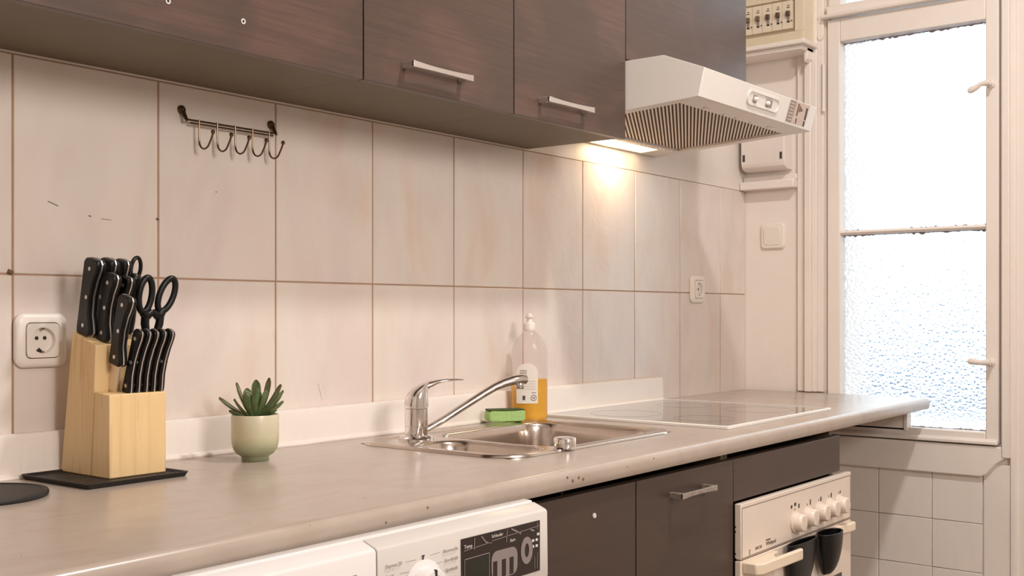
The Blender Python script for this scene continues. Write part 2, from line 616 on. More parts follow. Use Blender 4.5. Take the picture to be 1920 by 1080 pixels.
# upstand strip along the worktop
u = MB()
def ust(x):
    k = 0.016 if x < 1.05 else 0.016 + 0.012 * min(1, (x - 1.05) / 0.4)
    return [(x, -0.001, CT), (x, -k - 0.004, CT), (x, -k - 0.004, CT + 0.003), (x, -k, CT + 0.008), (x, -k + 0.002, CT + 0.058), (x, -k + 0.005, CT + 0.0665), (x, -0.001, CT + 0.0665)]
u.loft([ust(XL), ust(1.05), ust(1.25), ust(1.45), ust(2.735)])
us = struct(u.build('trim_7', 'paint_upstand', bevel=0.0015))
bd = MB()
pts = [(x / 50.0, ust(x / 50.0)[1][1] + random.uniform(-.0015, .0015), CT + 0.002 + random.uniform(-.001, .001)) for x in range(-20, 137, 3)]
bd.tube(pts, [0.0045 + random.uniform(-.0015, .002) for _ in pts], 8)
bd.build('caulk_bead', 'paint_upstand', us)

# window ------------------------------------------------------------------------
win = thing('window_1', None, None, (XW, -0.53, 0.771))
struct(win)
f = MB()      # fixed outer frame lining the opening
f.box(XW + 0.0, XW + 0.10, WY0 + 0.0005, WY0 + 0.006, WZ0, WZ1)
f.box(XW + 0.0, XW + 0.10, WY1 - 0.006, WY1 - 0.0005, WZ0, WZ1)
f.box(XW + 0.0, XW + 0.10, WY0, WY1, WZ0 + 0.0005, WZ0 + 0.006)
f.box(XW + 0.0, XW + 0.10, WY0, WY1, WZ1 - 0.04, WZ1 - 0.0005)
f.build('window_frame', 'paint_white', win, bevel=0.002)
GY0, GY1, GZ0, GZ1 = -0.7466, -0.3219, 0.8100, 1.9770
sx0, sx1 = XW - 0.012, XW + 0.045
s_ = MB()
s_.box(sx0, sx1, GY1, WY1 - 0.007, 0.778, 2.047)
s_.box(sx0, sx1, WY0 + 0.007, GY0, 0.778, 2.047)
s_.box(sx0, sx1, GY0, GY1, 0.778, GZ0)
s_.box(sx0, sx1, GY0, GY1, GZ1, 2.047)
sash = s_.build('sash', 'paint_white', win, bevel=0.003)
s_ = MB()
s_.prism([(XW - 0.004, 1.3985), (XW - 0.010, 1.392), (XW - 0.004, 1.3855), (sx1, 1.3855), (sx1, 1.3985)], 'y', GY0, GY1)
s_.build('glazing_bar', 'paint_white', win, bevel=0.001)
gx = XW + 0.026
def pane(z0, z1):
    o = MB().box(gx, gx + 0.004, GY0 - 0.004, GY1 + 0.004, z0, z1).build('pane', 'pebbled', win, smooth=0)
    o.data.materials.append(M['flat_glass'])
    for p in o.data.polygons:
        p.material_index = 0 if p.normal.x < -0.5 else 1
for z0, z1 in ((GZ0, 1.392), (1.392, GZ1)):
    pane(z0, z1)
def putty(y0, y1, z, sgn):
    m = MB()
    n = 60
    lo, hi = [], []
    vs, fs = [], []
    for i in range(n + 1):
        y = y0 + (y1 - y0) * i / n
        w = 0.0015 + random.random() ** 4 * 0.006
        vs += [(gx - 0.001, y, z), (gx - 0.001, y, z + sgn * w), (gx - 0.0045, y, z)]
    for i in range(n):
        a, b = 3 * i, 3 * (i + 1)
        fs += [(a + 1, b + 1, b + 2, a + 2), (a, b, b + 1, a + 1)]
    m.add(vs, fs)
    m.build('putty', 'lead_dark', win, smooth=0)
putty(GY0, GY1, GZ1, -1)
putty(GY0, GY1, 1.3985, 1)
putty(GY0, GY1, 1.3855, -1)
putty(GY0, GY1, GZ0, 1)
# transom light above
MB().box(XW - 0.020, sx1, WY0 + 0.007, WY1 - 0.007, 2.056, 2.090).build('transom_rail', 'paint_white', win, bevel=0.003)
m = MB()
m.prism([(XW - 0.020, 2.050), (XW - 0.034, 2.052), (XW - 0.036, 2.059), (XW - 0.020, 2.066)], 'y', WY0 - 0.012, WY1 + 0.004)
m.build('transom_drip_moulding', 'paint_white', win, bevel=0.001)
m = MB()
m.box(XW - 0.006, sx1, WY0 + 0.007, GY0, 2.090, 2.88)
m.box(XW - 0.006, sx1, GY1, WY1 - 0.007, 2.090, 2.88)
m.box(XW - 0.006, sx1, GY0, GY1, 2.85, 2.88)
m.build('transom_sash', 'paint_white', win, bevel=0.003)
pane(2.09, 2.86)
# sash bottom bead (drip) and the boxed-in corner below the worktop
MB().prism([(XW - 0.012, 0.776), (XW - 0.028, 0.777), (XW - 0.028, 0.786), (XW - 0.012, 0.793)], 'y', WY0 + 0.008, WY1 - 0.008).build('sash_bead', 'paint_white', win, bevel=0.002)
MB().box(XW - 0.012, XW + 0.02, -0.520, GY1, 0.8005, 0.861).build('blanking_panel', 'paint_white', win, bevel=0.002)
MB().box(XW - 0.016, XW + 0.02, -0.528, -0.517, 0.80, 0.862).build('panel_edge_strip', 'paint_white', win, bevel=0.002)
# turn handles
for hz, tilt in ((1.790, -0.016), (1.0075, 0.004)):
    h = MB()
    h.disc('x', (XW - 0.012, -0.7625, hz), 0.011, -0.008, 20, 0.009)
    h.disc('x', (XW - 0.020, -0.7625, hz), 0.006, -0.022, 16)
    hd = h.build('turn_handle', 'paint_white', win)
    h = MB()
    p = [(-0.7665, 0.002), (-0.755, 0.001), (-0.742, 0.0), (-0.728, tilt * 0.55), (-0.714, tilt * 0.9), (-0.707, tilt)]
    h.tube([(XW - 0.041, y, hz + dz) for y, dz in p], [0.0085, 0.0092, 0.0062, 0.0085, 0.0094, 0.0062], 14)
    h.build('lever', 'paint_white', hd)
# hinge
h = MB()
h.tube([(XW - 0.018, -0.2725, 1.775), (XW - 0.018, -0.2725, 1.915)], 0.0045, 10)
h.tube([(XW - 0.018, -0.2725, 1.768), (XW - 0.018, -0.2725, 1.776)], 0.006, 10)
h.build('hinge', 'paint_white', win)
MB().disc('x', (XW - 0.012, -0.262, 2.000), 0.009, -0.004, 16).build('plug_cap', 'paint_white', win)

# made-up blue-grey block added outside, gives the pebbled glass its bluish specks
m = MB()
m.box(4.55, 9.0, -6.0, 5.0, -4.0, 0.25)
blk = m.build('added_dark_block', 'speck_blue', loc=(6.8, -0.5, -4.0), bevel=0.02)
tag(blk, 'blue-grey block added outside for bluish specks in the lower pebbled window pane', 'added block')
# ------------------------------------------------------------------ worktop
HS = (1.478, 2.028, -0.462, -0.098)            # hole for the sink
def yfr(x):                                     # front edge, not quite parallel to the wall
    return -0.6285 + 0.0129 * (x - 0.5)
ZB = 0.866
def wt_loop(x, yb, yf=None, rounded=True):
    if not rounded:
        return [(x, yb, ZB), (x, yf, ZB), (x, yf, CT), (x, yb, CT)]
    y = yfr(x)
    pr = [(x, yb, ZB), (x, y + 0.012, ZB), (x, y + 0.004, ZB + 0.002), (x, y + 0.001, ZB + 0.007), (x, y, ZB + 0.014)]
    R = 0.013
    for a in range(0, 91, 15):
        pr.append((x, y + R - R * math.cos(math.radians(a)), CT - R + R * math.sin(math.radians(a))))
    pr.append((x, yb, CT))
    return pr
w = MB()
w.loft([wt_loop(XL + 0.02, 0.0 - 0.0005), wt_loop(HS[0], -0.0005)])
w.loft([wt_loop(HS[1], -0.0005), wt_loop(XW - 0.013, -0.0005)])
w.loft([wt_loop(HS[0], HS[2]), wt_loop(HS[1], HS[2])])
w.loft([wt_loop(HS[0], -0.0005, HS[3], False), wt_loop(HS[1], -0.0005, HS[3], False)])
wt = w.build('worktop', 'worktop', smooth=30)
tag(wt, 'long beige stone-look laminate worktop with a rounded chipped front edge', 'worktop')
# chips in the front edge
for x, z, r in ((0.93, .893, .0022), (1.02, .880, .0016), (1.085, .893, .003), (1.10, .888, .0018), (1.43, .889, .0022), (1.445, .882, .003), (1.462, .885, .0026), (1.475, .881, .0028),
                (1.49, .893, .0016), (1.41, .895, .0018), (1.61, .886, .0012), (1.70, .891, .0012), (1.82, .893, .0014)):
    m = MB()
    m.disc('y', (x, yfr(x) - 0.0004 + (0.004 if z > .892 else 0), z), r, 0.004, 7, r * 0.8)
    m.build('edge_chip', 'scratch', wt)

# ------------------------------------------------------------------ sink (height field with two bowls)
def sd_rr(x, y, x0, x1, y0, y1, r):
    qx = abs(x - (x0 + x1) / 2) - (x1 - x0) / 2 + r
    qy = abs(y - (y0 + y1) / 2) - (y1 - y0) / 2 + r
    return math.hypot(max(qx, 0), max(qy, 0)) + min(max(qx, qy), 0) - r
def smst(a, b, t):
    t = min(1, max(0, (t - a) / (b - a)))
    return t * t * (3 - 2 * t)
SX = (1.465, 2.040, -0.475, -0.085)
sink = thing('kitchen_sink', 'stainless steel inset sink with a deep bowl and a shallow side drainer', 'sink', (1.7525, -0.28, CT))
def sink_z(x, y):
    z = CT + 0.0055
    z -= 0.0025 * smst(-0.018, -0.028, sd_rr(x, y, *SX, 0.07))            # inner step of the rolled rim
    b = sd_rr(x, y, 1.652, 2.005, -0.440, -0.128, 0.055)                    # main bowl
    z -= 0.135 * smst(0.003, -0.013, b) + 0.004 * smst(0.012, 0.0, b)
    b2 = sd_rr(x, y, 1.496, 1.622, -0.440, -0.212, 0.045)                   # drainer bowl
    z -= 0.045 * smst(0.003, -0.014, b2) + 0.003 * smst(0.010, 0.0, b2)
    return z
loops = []
nx = 96
m = MB()
NXX, NYY = 260, 180
def rim_clip(i, j):
    x = SX[0] + (SX[1] - SX[0]) * i / NXX
    y = SX[2] + (SX[3] - SX[2]) * j / NYY
    return x, y
idx = {}
vs, fs = [], []
R = 0.07
for i in range(NXX + 1):
    for j in range(NYY + 1):
        x, y = rim_clip(i, j)
        # pull the corners of the grid onto the rounded outline
        cx = SX[0] + R if x < SX[0] + R else (SX[1] - R if x > SX[1] - R else None)
        cy = SX[2] + R if y < SX[2] + R else (SX[3] - R if y > SX[3] - R else None)
        if cx is not None and cy is not None:
            dx, dy = x - cx, y - cy
            mxx = max(abs(dx), abs(dy))
            dl = math.hypot(dx, dy)
            if dl > 1e-9:
                k = mxx / dl
                x, y = cx + dx * k, cy + dy * k
        z = sink_z(x, y)
        edge = i in (0, NXX) or j in (0, NYY)
        if edge:
            z = CT + 0.0005
        elif i in (1, NXX - 1) or j in (1, NYY - 1):
            z = CT + 0.004
        idx[(i, j)] = len(vs)
        vs.append((x, y, z))
for i in range(NXX):
    for j in range(NYY):
        fs.append((idx[(i, j)], idx[(i + 1, j)], idx[(i + 1, j + 1)], idx[(i, j + 1)]))
m.add(vs, fs)
basin = m.build('basin', 'sink_steel', sink, smooth=60)
m = MB()
m.lathe([(0.036, 0), (0.038, 0.002), (0.030, 0.004), (0.012, 0.003)], 28, (1.83, -0.285, CT + 0.0055 - 0.139))
m.build('drain', 'chrome', sink)
m = MB()      # pop-up waste knob on the front rim
m.lathe([(0.015, 0.0), (0.015, 0.002), (0.0200, 0.003), (0.0205, 0.005), (0.0205, 0.018), (0.019, 0.0200), (0.016, 0.0206), (0.004, 0.0203)], 32, (1.636, -0.4655, CT + 0.0035))
m.build('waste_knob', 'chrome', sink)

# faucet ---------------------------------------------------------------------
FX, FY = 1.577, -0.155
fa = thing('faucet', 'chrome single-lever mixer tap with a long angled spout', 'faucet', (FX, FY, CT + 0.003))
d = Vector((0.885, -0.465, 0))
sdv = Vector((0.465, 0.885, 0))
def fp(t, z, w=0.0):
    return (FX + d.x * t + sdv.x * w, FY + d.y * t + sdv.y * w, z)
m = MB()
m.lathe([(0.034, 0), (0.034, 0.0035), (0.030, 0.007), (0.024, 0.009)], 36, (FX, FY, CT + 0.003))
m.build('base_flange', 'chrome', fa)
m = MB()
m.lathe([(0.0222, 0.006), (0.0222, 0.026), (0.0214, 0.0268), (0.0222, 0.0276), (0.0222, 0.060), (0.0205, 0.0615)], 40, (FX, FY, CT + 0.003))
m.build('body', 'chrome', fa)
m = MB()
def oval(t0, z, a, b, n=28, sl=0.0):
    return [fp(t0 + a * math.cos(2 * PI * i / n), z + sl * a * math.cos(2 * PI * i / n), b * math.sin(2 * PI * i / n)) for i in range(n)]
m.loft([oval(0, 0.9655, 0.0235, 0.0235), oval(0.0, 0.975, 0.0235, 0.023), oval(0.001, 0.987, 0.0215, 0.0215, sl=.10), oval(0.004, 1.000, 0.0195, 0.0190, sl=.28), oval(0.010, 1.0085, 0.0165, 0.0150, sl=.36), oval(0.012, 1.0105, 0.011, 0.010, sl=.36)])
m.build('cap', 'chrome', fa)
m = MB()
lv = [(0.006, 0.9985, 0.0125, 0.010), (0.024, 1.0075, 0.0118, 0.0075), (0.042, 1.0135, 0.0108, 0.0045), (0.062, 1.0165, 0.0100, 0.0030), (0.082, 1.0172, 0.0088, 0.0022), (0.096, 1.0165, 0.0070, 0.0014)]
m.loft([[fp(t + 0.0, z + hh * math.sin(2 * PI * i / 16), ww * math.cos(2 * PI * i / 16)) for i in range(16)] for t, z, ww, hh in lv])
m.build('lever', 'chrome', fa)
m = MB()
sp = [(0.012, 0.918), (0.028, 0.9255), (0.06, 0.942), (0.10, 0.9645), (0.14, 0.987), (0.165, 1.000), (0.185, 1.0075), (0.205, 1.0125), (0.222, 1.0145), (0.233, 1.0140)]
wd = [0.0085, 0.0085, 0.0085, 0.0088, 0.0090, 0.0096, 0.0105, 0.0115, 0.0118, 0.0112]
m.tube([fp(t, z) for t, z in sp], wd, 16, sec=(1.15, 0.82))
m.build('spout', 'chrome', fa)
m = MB()
m.lathe([(0.0085, 0.0), (0.0095, 0.002), (0.0095, 0.010), (0.0085, 0.012)], 24, fp(0.220, 0.9955))
m.build('aerator', 'steel_brushed', fa)

# hob --------------------------------------------------------------------------
hob = thing('hob', 'black glass ceramic hob with a white rim set into the worktop', 'hob', (2.427, -0.290, CT), rot=(0, 0, math.radians(0.8)))
HX, HY = 0.2905, 0.2415
m = MB()
o_ = rrect(-HX, HX, -HY, HY, 0.006)
i_ = rrect(-HX + 0.008, HX - 0.008, -HY + 0.008, HY - 0.008, 0.004)
m.loft([[(x, y, 0.0005) for x, y in o_], [(x, y, 0.0055) for x, y in o_], [(x, y, 0.0068) for x, y in rrect(-HX + .002, HX - .002, -HY + .002, HY - .002, .005)], [(x, y, 0.0068) for x, y in i_], [(x, y, 0.0030) for x, y in i_]], False, False)
m.build('rim', 'white_enamel', hob)
m = MB()
m.loft([[(x, y, 0.0005) for x, y in i_], [(x, y, 0.0055) for x, y in i_]])
gl = m.build('glass_plate', 'hob_glass', hob)
for bx, by, br in ((-0.15, 0.10, 0.085), (0.14, 0.10, 0.070), (-0.15, -0.11, 0.070), (0.14, -0.11, 0.085)):
    m = MB()
    n = 48
    m.loft([[(bx + r * math.cos(2 * PI * k / n), by + r * math.sin(2 * PI * k / n), z) for k in range(n)] for r, z in ((br, 0.0055), (br, 0.00565), (br - 0.0015, 0.00565), (br - 0.0015, 0.0055))], False, False)
    m.build('cooking_zone_ring', 'hob_mark', gl)

# ------------------------------------------------------------------ wall cabinets
ZCB = 1.541
DY0, DY1 = -0.2620, -0.2800           # door back and front
def bow_handle(x0, x1, z, y, parent, mat='handle_metal', hh=0.0060, worn=False):
    m = MB()
    L = x1 - x0
    n = 14
    loops = []
    for i in range(n + 1):
        s = i / n
        x = x0 + L * s
        c = 4 * s * (1 - s)
        hz = hh * (1 - 0.28 * c)
        yo = y - 0.030 + 0.003 * c
        th = 0.0045
        loops.append([(x, yo, z - hz), (x, yo, z + hz), (x, yo + th, z + hz), (x, yo + th, z - hz)])
    m.loft(loops)
    for xx in (x0, x1 - 0.011):
        m.loft([[(xx, y - 0.001 + 0.001, z - hh * .9), (xx + 0.011, y, z - hh * .9), (xx + 0.011, y, z + hh * .9), (xx, y, z + hh * .9)],
                [(xx, y - 0.029, z - hh * .95), (xx + 0.011, y - 0.029, z - hh * .95), (xx + 0.011, y - 0.029, z + hh * .95), (xx, y - 0.029, z + hh * .95)]])
    return m.build('handle', mat, parent, bevel=0.0008)
def wall_cab(x0, x1, z0, z1, label, handle=None, holes=None):
    c = thing('wall_cabinet', label, 'cabinet', ((x0 + x1) / 2, -0.13, z0))
    m = MB()
    th = 0.016
    m.box(x0 + 0.0004, x0 + th, DY0 + 0.001, -0.001, z0 + 0.003, z1)
    m.box(x1 - th, x1 - 0.0004, DY0 + 0.001, -0.001, z0 + 0.003, z1)
    m.box(x0 + th, x1 - th, DY0 + 0.001, -0.001, z0 + 0.003, z0 + 0.003 + th)
    m.box(x0 + th, x1 - th, DY0 + 0.001, -0.001, z1 - th, z1)
    m.box(x0 + th, x1 - th, -0.006, -0.001, z0 + 0.02, z1 - th)
    m.build('carcass', 'carcass', c, smooth=0)
    dr = MB().box(x0 + 0.0016, x1 - 0.0016, DY1, DY0 - 0.0015, z0, z1 - 0.002).build('door', 'wenge', c, bevel=0.0008)
    if handle:
        bow_handle(handle[0], handle[1], handle[2], DY1, dr)
    for hx, hz in holes or []:
        m = MB()
        n = 16
        m.loft([[(hx + r * math.cos(2 * PI * k / n), yy, hz + r * math.sin(2 * PI * k / n)) for k in range(n)] for r, yy in ((0.0042, DY1), (0.0042, DY1 - 0.0006), (0.0022, DY1 - 0.0006), (0.0022, DY1 + 0.001))], False, False)
        m.build('screw_hole_rim', 'print_white', dr)
        MB().disc('y', (hx, DY1 - 0.0002, hz), 0.0022, 0.001, 12).build('screw_hole', 'gap_dark', dr)
    return c
ZTOP = 2.26
wall_cab(0.66, 1.3135, ZCB, ZTOP, 'wide dark brown wall cabinet with two bare screw holes instead of a handle', None, [(0.9318, 1.5883), (1.0631, 1.5868)])
wall_cab(1.3135, 1.7245, ZCB, ZTOP, 'dark brown wall cabinet with a silver handle beside the handleless wide cabinet', (1.405, 1.566, 1.5805))
wall_cab(1.7245, 2.1355, ZCB, ZTOP, 'dark brown wall cabinet with a silver handle touching the white extractor hood', (1.803, 1.966, 1.579))
wall_cab(2.1355, 2.7415, 1.7235, ZTOP, 'short dark brown wall cabinet without a handle above the white extractor hood')

# ------------------------------------------------------------------ extractor hood
hood = thing('extractor_hood', 'white slim extractor hood with a slanted front and a lit lamp', 'extractor hood', (2.44, -0.24, 1.60))
hx0, hx1 = 2.139, 2.738
def zu(y):
    return 1.590 - 0.0600 * y
prof = [(-0.002, 1.720), (-0.377, 1.7185), (-0.478, 1.6780), (-0.4625, zu(-0.4625) + 0.0), (-0.4560, zu(-.456)), (-0.4560, zu(-.456) + 0.012), (-0.002, zu(-.002) + 0.012)]
m = MB()
m.prism(prof, 'x', hx0, hx1)
ck = [(-0.002, 1.720), (-0.377, 1.7185), (-0.478, 1.6780), (-0.4625, zu(-0.4625)), (-0.002, zu(-.002))]
m.prism(ck, 'x', hx0 - 0.0012, hx0 + 0.0002)
m.prism(ck, 'x', hx1 - 0.0002, hx1 + 0.0012)
bodyo = m.build('shell', 'white_enamel', hood, bevel=0.0015)
m = MB()
def slab(x0, x1, y0, y1, up=0.012, dn=0.0):
    return m.loft([[(x0, y0, zu(y0) + dn), (x1, y0, zu(y0) + dn), (x1, y1, zu(y1) + dn), (x0, y1, zu(y1) + dn)],
                   [(x0, y0, zu(y0) + up), (x1, y0, zu(y0) + up), (x1, y1, zu(y1) + up), (x0, y1, zu(y1) + up)]])
slab(hx0, hx0 + 0.030, -0.4555, -0.003)
slab(hx1 - 0.030, hx1, -0.4555, -0.003)
slab(hx0 + 0.030, hx1 - 0.030, -0.4555, -0.400)
slab(hx0 + 0.030, hx1 - 0.030, -0.090, -0.078)
slab(hx0 + 0.030, 2.375, -0.078, -0.003)
slab(2.640, hx1 - 0.030, -0.078, -0.003)
slab(2.375, 2.640, -0.078, -0.066)
slab(2.375, 2.640, -0.010, -0.003)
m.build('underside_frame', 'white_enamel', hood, bevel=0.0006)
m = MB()
slab(hx0 + 0.031, hx1 - 0.031, -0.3995, -0.0905, 0.0095, 0.006)
flt = m.build('grease_filter', 'filter_base', hood, smooth=0)
# diagonal ribs of the mesh and the perforation rows between them
fx0, fx1, fy0, fy1, DG = hx0 + 0.034, hx1 - 0.034, -0.396, -0.094, 1.80
def diag_rows(x_off, wid, z_lo, z_up, dash=None):
    k = fx0 - (fy1 - fy0) * DG
    while k < fx1:
        xs = k + x_off
        ya = max(fy0, fy0 + (fx0 - xs) / DG)
        yb = min(fy1, fy0 + (fx1 - wid - xs) / DG)
        if yb - ya > 0.004:
            segs = [(ya, yb)] if not dash else [(ya + j * dash, ya + j * dash + dash * 0.55) for j in range(int((yb - ya) / dash))]
            for p, q in segs:
                xp, xq = xs + DG * (p - fy0), xs + DG * (q - fy0)
                lo = [(xp, p, zu(p) + z_lo), (xp + wid, p, zu(p) + z_lo), (xq + wid, q, zu(q) + z_lo), (xq, q, zu(q) + z_lo)]
                if dash:
                    m.add(lo, [(3, 2, 1, 0)])
                else:
                    m.loft([lo, [(x, y, z + z_up - z_lo) for x, y, z in lo]])
        k += 0.0172
m = MB()
diag_rows(0.0, 0.0080, 0.0046, 0.0065)
rg = m.build('filter_ribs', 'filter_ridge', flt, smooth=0)
rg['kind'] = 'stuff'
m = MB()
diag_rows(0.0100, 0.0052, 0.0056, 0.0056, 0.0042)
pf = m.build('filter_perforations', 'perforation', flt, smooth=0)
pf['kind'] = 'stuff'
for i in range(14):
    xx = 2.41 + i * 0.021
    MB().box(xx, xx + 0.012, -0.0875, -0.0815, zu(-.084) - 0.0012, zu(-.084) + 0.002).build('vent_slot', 'white_glossy', hood, smooth=0)
m = MB()
slab(2.376, 2.639, -0.0655, -0.0105, 0.004, 0.0015)
m.build('lamp_cover', 'lamp_glow', hood, smooth=0)
hl = bpy.data.lights.new('hood_lamp', 'AREA')
hl.energy = HOOD_POWER
hl.color = (1.0, 0.74, 0.45)
hl.shape = 'RECTANGLE'
hl.size = 0.06
hl.size_y = 0.02
hlo = bpy.data.objects.new('hood_lamp', hl)
COL.objects.link(hlo)
hlo.location = (2.490, -0.042, 1.588)
hlo.parent = hood
hlo.location = Vector(hlo.location) - Vector((2.44, -0.24, 1.60))
# control panel on the slanted front face
a0 = Vector((0, -0.478, 1.6780)); a1 = Vector((0, -0.4625, zu(-.4625)))
dn = (a1 - a0).normalized()
nrm = Vector((0, dn.z, -dn.y))
if nrm.y > 0:
    nrm = -nrm
def onf(x, sdown, out=0.0):
    p = a0 + dn * sdown + nrm * out
    return (x, p.y, p.z)
m = MB()
rr = rrect(2.357, 2.524, 0.012, 0.046, 0.014)
ri = rrect(2.361, 2.520, 0.0155, 0.0425, 0.0115)
m.loft([[onf(x, s, 0.0) for x, s in rr], [onf(x, s, 0.0035) for x, s in rr], [onf(x, s, 0.0035) for x, s in ri], [onf(x, s, 0.0012) for x, s in ri]], False, True)
cp = m.build('control_panel', 'white_enamel', hood)
for x, wd_, off in ((2.395, 0.020, 0.0), (2.470, 0.034, -0.010)):
    m = MB()
    r1 = rrect(x - wd_ / 2, x + wd_ / 2, 0.021, 0.039, 0.002)
    m.loft([[onf(a, b, 0.0010) for a, b in r1], [onf(a, b, 0.0018) for a, b in r1]])
    m.build('slider_slot', 'print_grey', cp)
    m = MB()
    c = onf(x + off, 0.030, 0.0015)
    m.lathe([(0.0058, 0), (0.0058, 0.003), (0.005, 0.0065), (0.003, 0.008), (0.0008, 0.0083)], 20)
    q = nrm.to_track_quat('Z', 'Y').to_matrix().to_4x4()
    m.xf(Matrix.Translation(c) @ q)
    m.build('slider_button', 'white_glossy', cp)
for x in (2.452, 2.462, 2.472, 2.482):
    m = MB()
    m.loft([[onf(a, b, 0.0012) for a, b in rrect(x - .002, x + .002, .0165, .0195, .0008)], [onf(a, b, 0.0016) for a, b in rrect(x - .002, x + .002, .0165, .0195, .0008)]])
    m.build('speed_mark', 'print_grey', cp)
# energy sticker
def sq(pts, mat, nm, par, o=0.0004):
    m = MB()
    m.loft([[onf(a, b, 0.0) for a, b in pts], [onf(a, b, o) for a, b in pts]])
    return m.build(nm, mat, par, smooth=0)
stk = sq([(2.583, 0.0015), (2.700, 0.0015), (2.694, 0.057), (2.578, 0.058)], 'sticker_beige', 'energy_sticker', hood)
sq([(2.586, 0.003), (2.618, 0.003), (2.612, 0.056), (2.581, 0.056)], 'print_grey', 'sticker_text_block', stk, 0.0006)
for i in range(6):
    sq([(2.589, 0.008 + .008 * i), (2.611, 0.008 + .008 * i), (2.611, 0.011 + .008 * i), (2.589, 0.011 + .008 * i)], 'sticker_beige', 'sticker_text_line', stk, 0.0008)
sq([(2.631, 0.006), (2.640, 0.006), (2.640, 0.036), (2.631, 0.036)], 'print_brown', 'sticker_bar', stk, 0.0007)
sq([(2.642, 0.008), (2.666, 0.020), (2.642, 0.026)], 'print_brown', 'sticker_arrow', stk, 0.0007)
sq([(2.636, 0.042), (2.641, 0.042), (2.641, 0.055), (2.636, 0.055)], 'print_black', 'sticker_bar', stk, 0.0007)
sq([(2.682, 0.010), (2.692, 0.010), (2.692, 0.040), (2.682, 0.040)], 'print_dark', 'sticker_bar', stk, 0.0007)
sq([(2.682, 0.043), (2.690, 0.043), (2.690, 0.056), (2.682, 0.056)], 'print_black', 'sticker_bar', stk, 0.0007)
for x in (2.27, 2.60):
    m = MB()
    slab(x - 0.016, x + 0.016, -0.418, -0.410, 0.004, -0.0015)
    m.build('filter_latch', 'steel_brushed', hood, bevel=0.0005)
for x in (2.36, 2.42, 2.50):
    MB().disc('z', (x, -0.408, zu(-.408) - 0.0006), 0.0025, 0.002, 10).build('rivet', 'print_grey', hood)

# ------------------------------------------------------------------ base units
BY = -0.598            # door front
bc = thing('base_cabinet', 'dark brown two-door sink cabinet under the worktop with one worn handle', 'cabinet', (1.67, -0.29, 0))
m = MB()
m.box(1.302, 1.318, -0.578, -0.02, 0.09, 0.70)
m.box(2.018, 2.034, -0.578, -0.02, 0.09, 0.862)
m.box(1.302, 2.034, -0.578, -0.02, 0.09, 0.106)
m.box(1.304, 2.034, -0.53, -0.515, 0.0, 0.09)
m.build('carcass', 'carcass', bc, smooth=0)
d1 = MB().box(1.301, 1.6630, BY, BY + 0.018, 0.10, 0.853).build('door', 'wenge_base', bc, bevel=0.0008)
d2 = MB().box(1.6670, 2.0345, BY, BY + 0.018, 0.10, 0.853).build('door', 'wenge_base', bc, bevel=0.0008)
m = MB()
m.lathe([(0.0045, 0), (0.004, 0.002), (0.001, 0.0022)], 14)
m.xf(Matrix.Translation((1.533, BY, 0.812)) @ Matrix.Rotation(PI / 2, 4, 'X'))
m.build('screw_cap', 'print_white', d1)
bow_handle(1.778, 1.912, 0.814, BY, d2, 'handle_worn', 0.0055)

oh = thing('oven_housing', 'dark brown housing unit framing the built-in oven under the hob', 'cabinet', (2.33, -0.29, 0))
m = MB()
m.box(2.036, 2.047, -0.578, -0.02, 0.0, 0.862)
m.box(2.577, 2.592, -0.578, -0.02, 0.0, 0.862)
m.box(2.047, 2.577, -0.578, -0.02, 0.09, 0.106)
m.build('carcass', 'carcass', oh, smooth=0)
MB().box(2.0365, 2.594, BY, BY + 0.018, 0.767, 0.853).build('filler_panel', 'wenge_base', oh, bevel=0.0008)
MB().box(2.0365, 2.594, BY, BY + 0.018, 0.02, 0.150).build('plinth_panel', 'wenge_base', oh, bevel=0.0008)

# oven ---------------------------------------------------------------------------
ov = thing('oven', 'cream built-in oven with five round knobs and a stubby handle', 'oven', (2.33, -0.30, 0.152))
ox0, ox1, oy = 2.040, 2.628, -0.6125
MB().box(2.05, 2.574, -0.597, -0.05, 0.160, 0.760).build('oven_body', 'steel_brushed', ov, smooth=0)
m = MB()
m.box(ox0, ox1, oy, BY - 0.0005, 0.6505, 0.7625)
pn = m.build('control_panel', 'oven_cream', ov, bevel=0.0015)
m = MB()     # thin dark line of the printed frame and metal top edge
for a in ((ox0 + .004, ox1 - .004, 0.7535, 0.7545), (ox0 + .004, ox1 - .004, 0.6525, 0.6535)):
    m.box(a[0], a[1], oy - 0.0004, oy, a[2], a[3])
m.box(ox0 + .004, ox0 + .005, oy - 0.0004, oy, 0.6535, 0.7535)
m.box(ox1 - .005, ox1 - .004, oy - 0.0004, oy, 0.6535, 0.7535)
m.build('printed_border', 'print_dark', pn, smooth=0)
m = MB()
m.box(ox0, ox1, oy, BY - 0.0005, 0.165, 0.6475)
od = m.build('oven_door', 'oven_cream', ov, bevel=0.002)
MB().box(ox0 + 0.06, ox1 - 0.06, oy - 0.001, oy, 0.22, 0.53).build('door_window', 'screen_black', od, bevel=0.0004)
for kx, kz in ((2.300, 0.689), (2.366, 0.6905), (2.432, 0.692), (2.490, 0.693), (2.550, 0.693)):
    m = MB()
    m.lathe([(0.0235, 0), (0.0235, 0.004), (0.0205, 0.005), (0.0195, 0.014), (0.0185, 0.020), (0.016, 0.0225), (0.004, 0.023)], 32)
    m.xf(Matrix.Translation((kx, oy - 0.0003, kz)) @ Matrix.Rotation(PI / 2, 4, 'X'))
    kb = m.build('knob', 'oven_cream', pn)
    MB().box(kx - 0.0022, kx + 0.0022, oy - 0.027, oy - 0.021, kz - 0.0165, kz + 0.0165).build('knob_grip', 'oven_cream', kb, bevel=0.001)
    MB().box(kx - 0.0012, kx + 0.0012, oy - 0.0006, oy, kz + 0.0255, kz + 0.030).build('knob_mark', 'print_dark', pn, smooth=0)
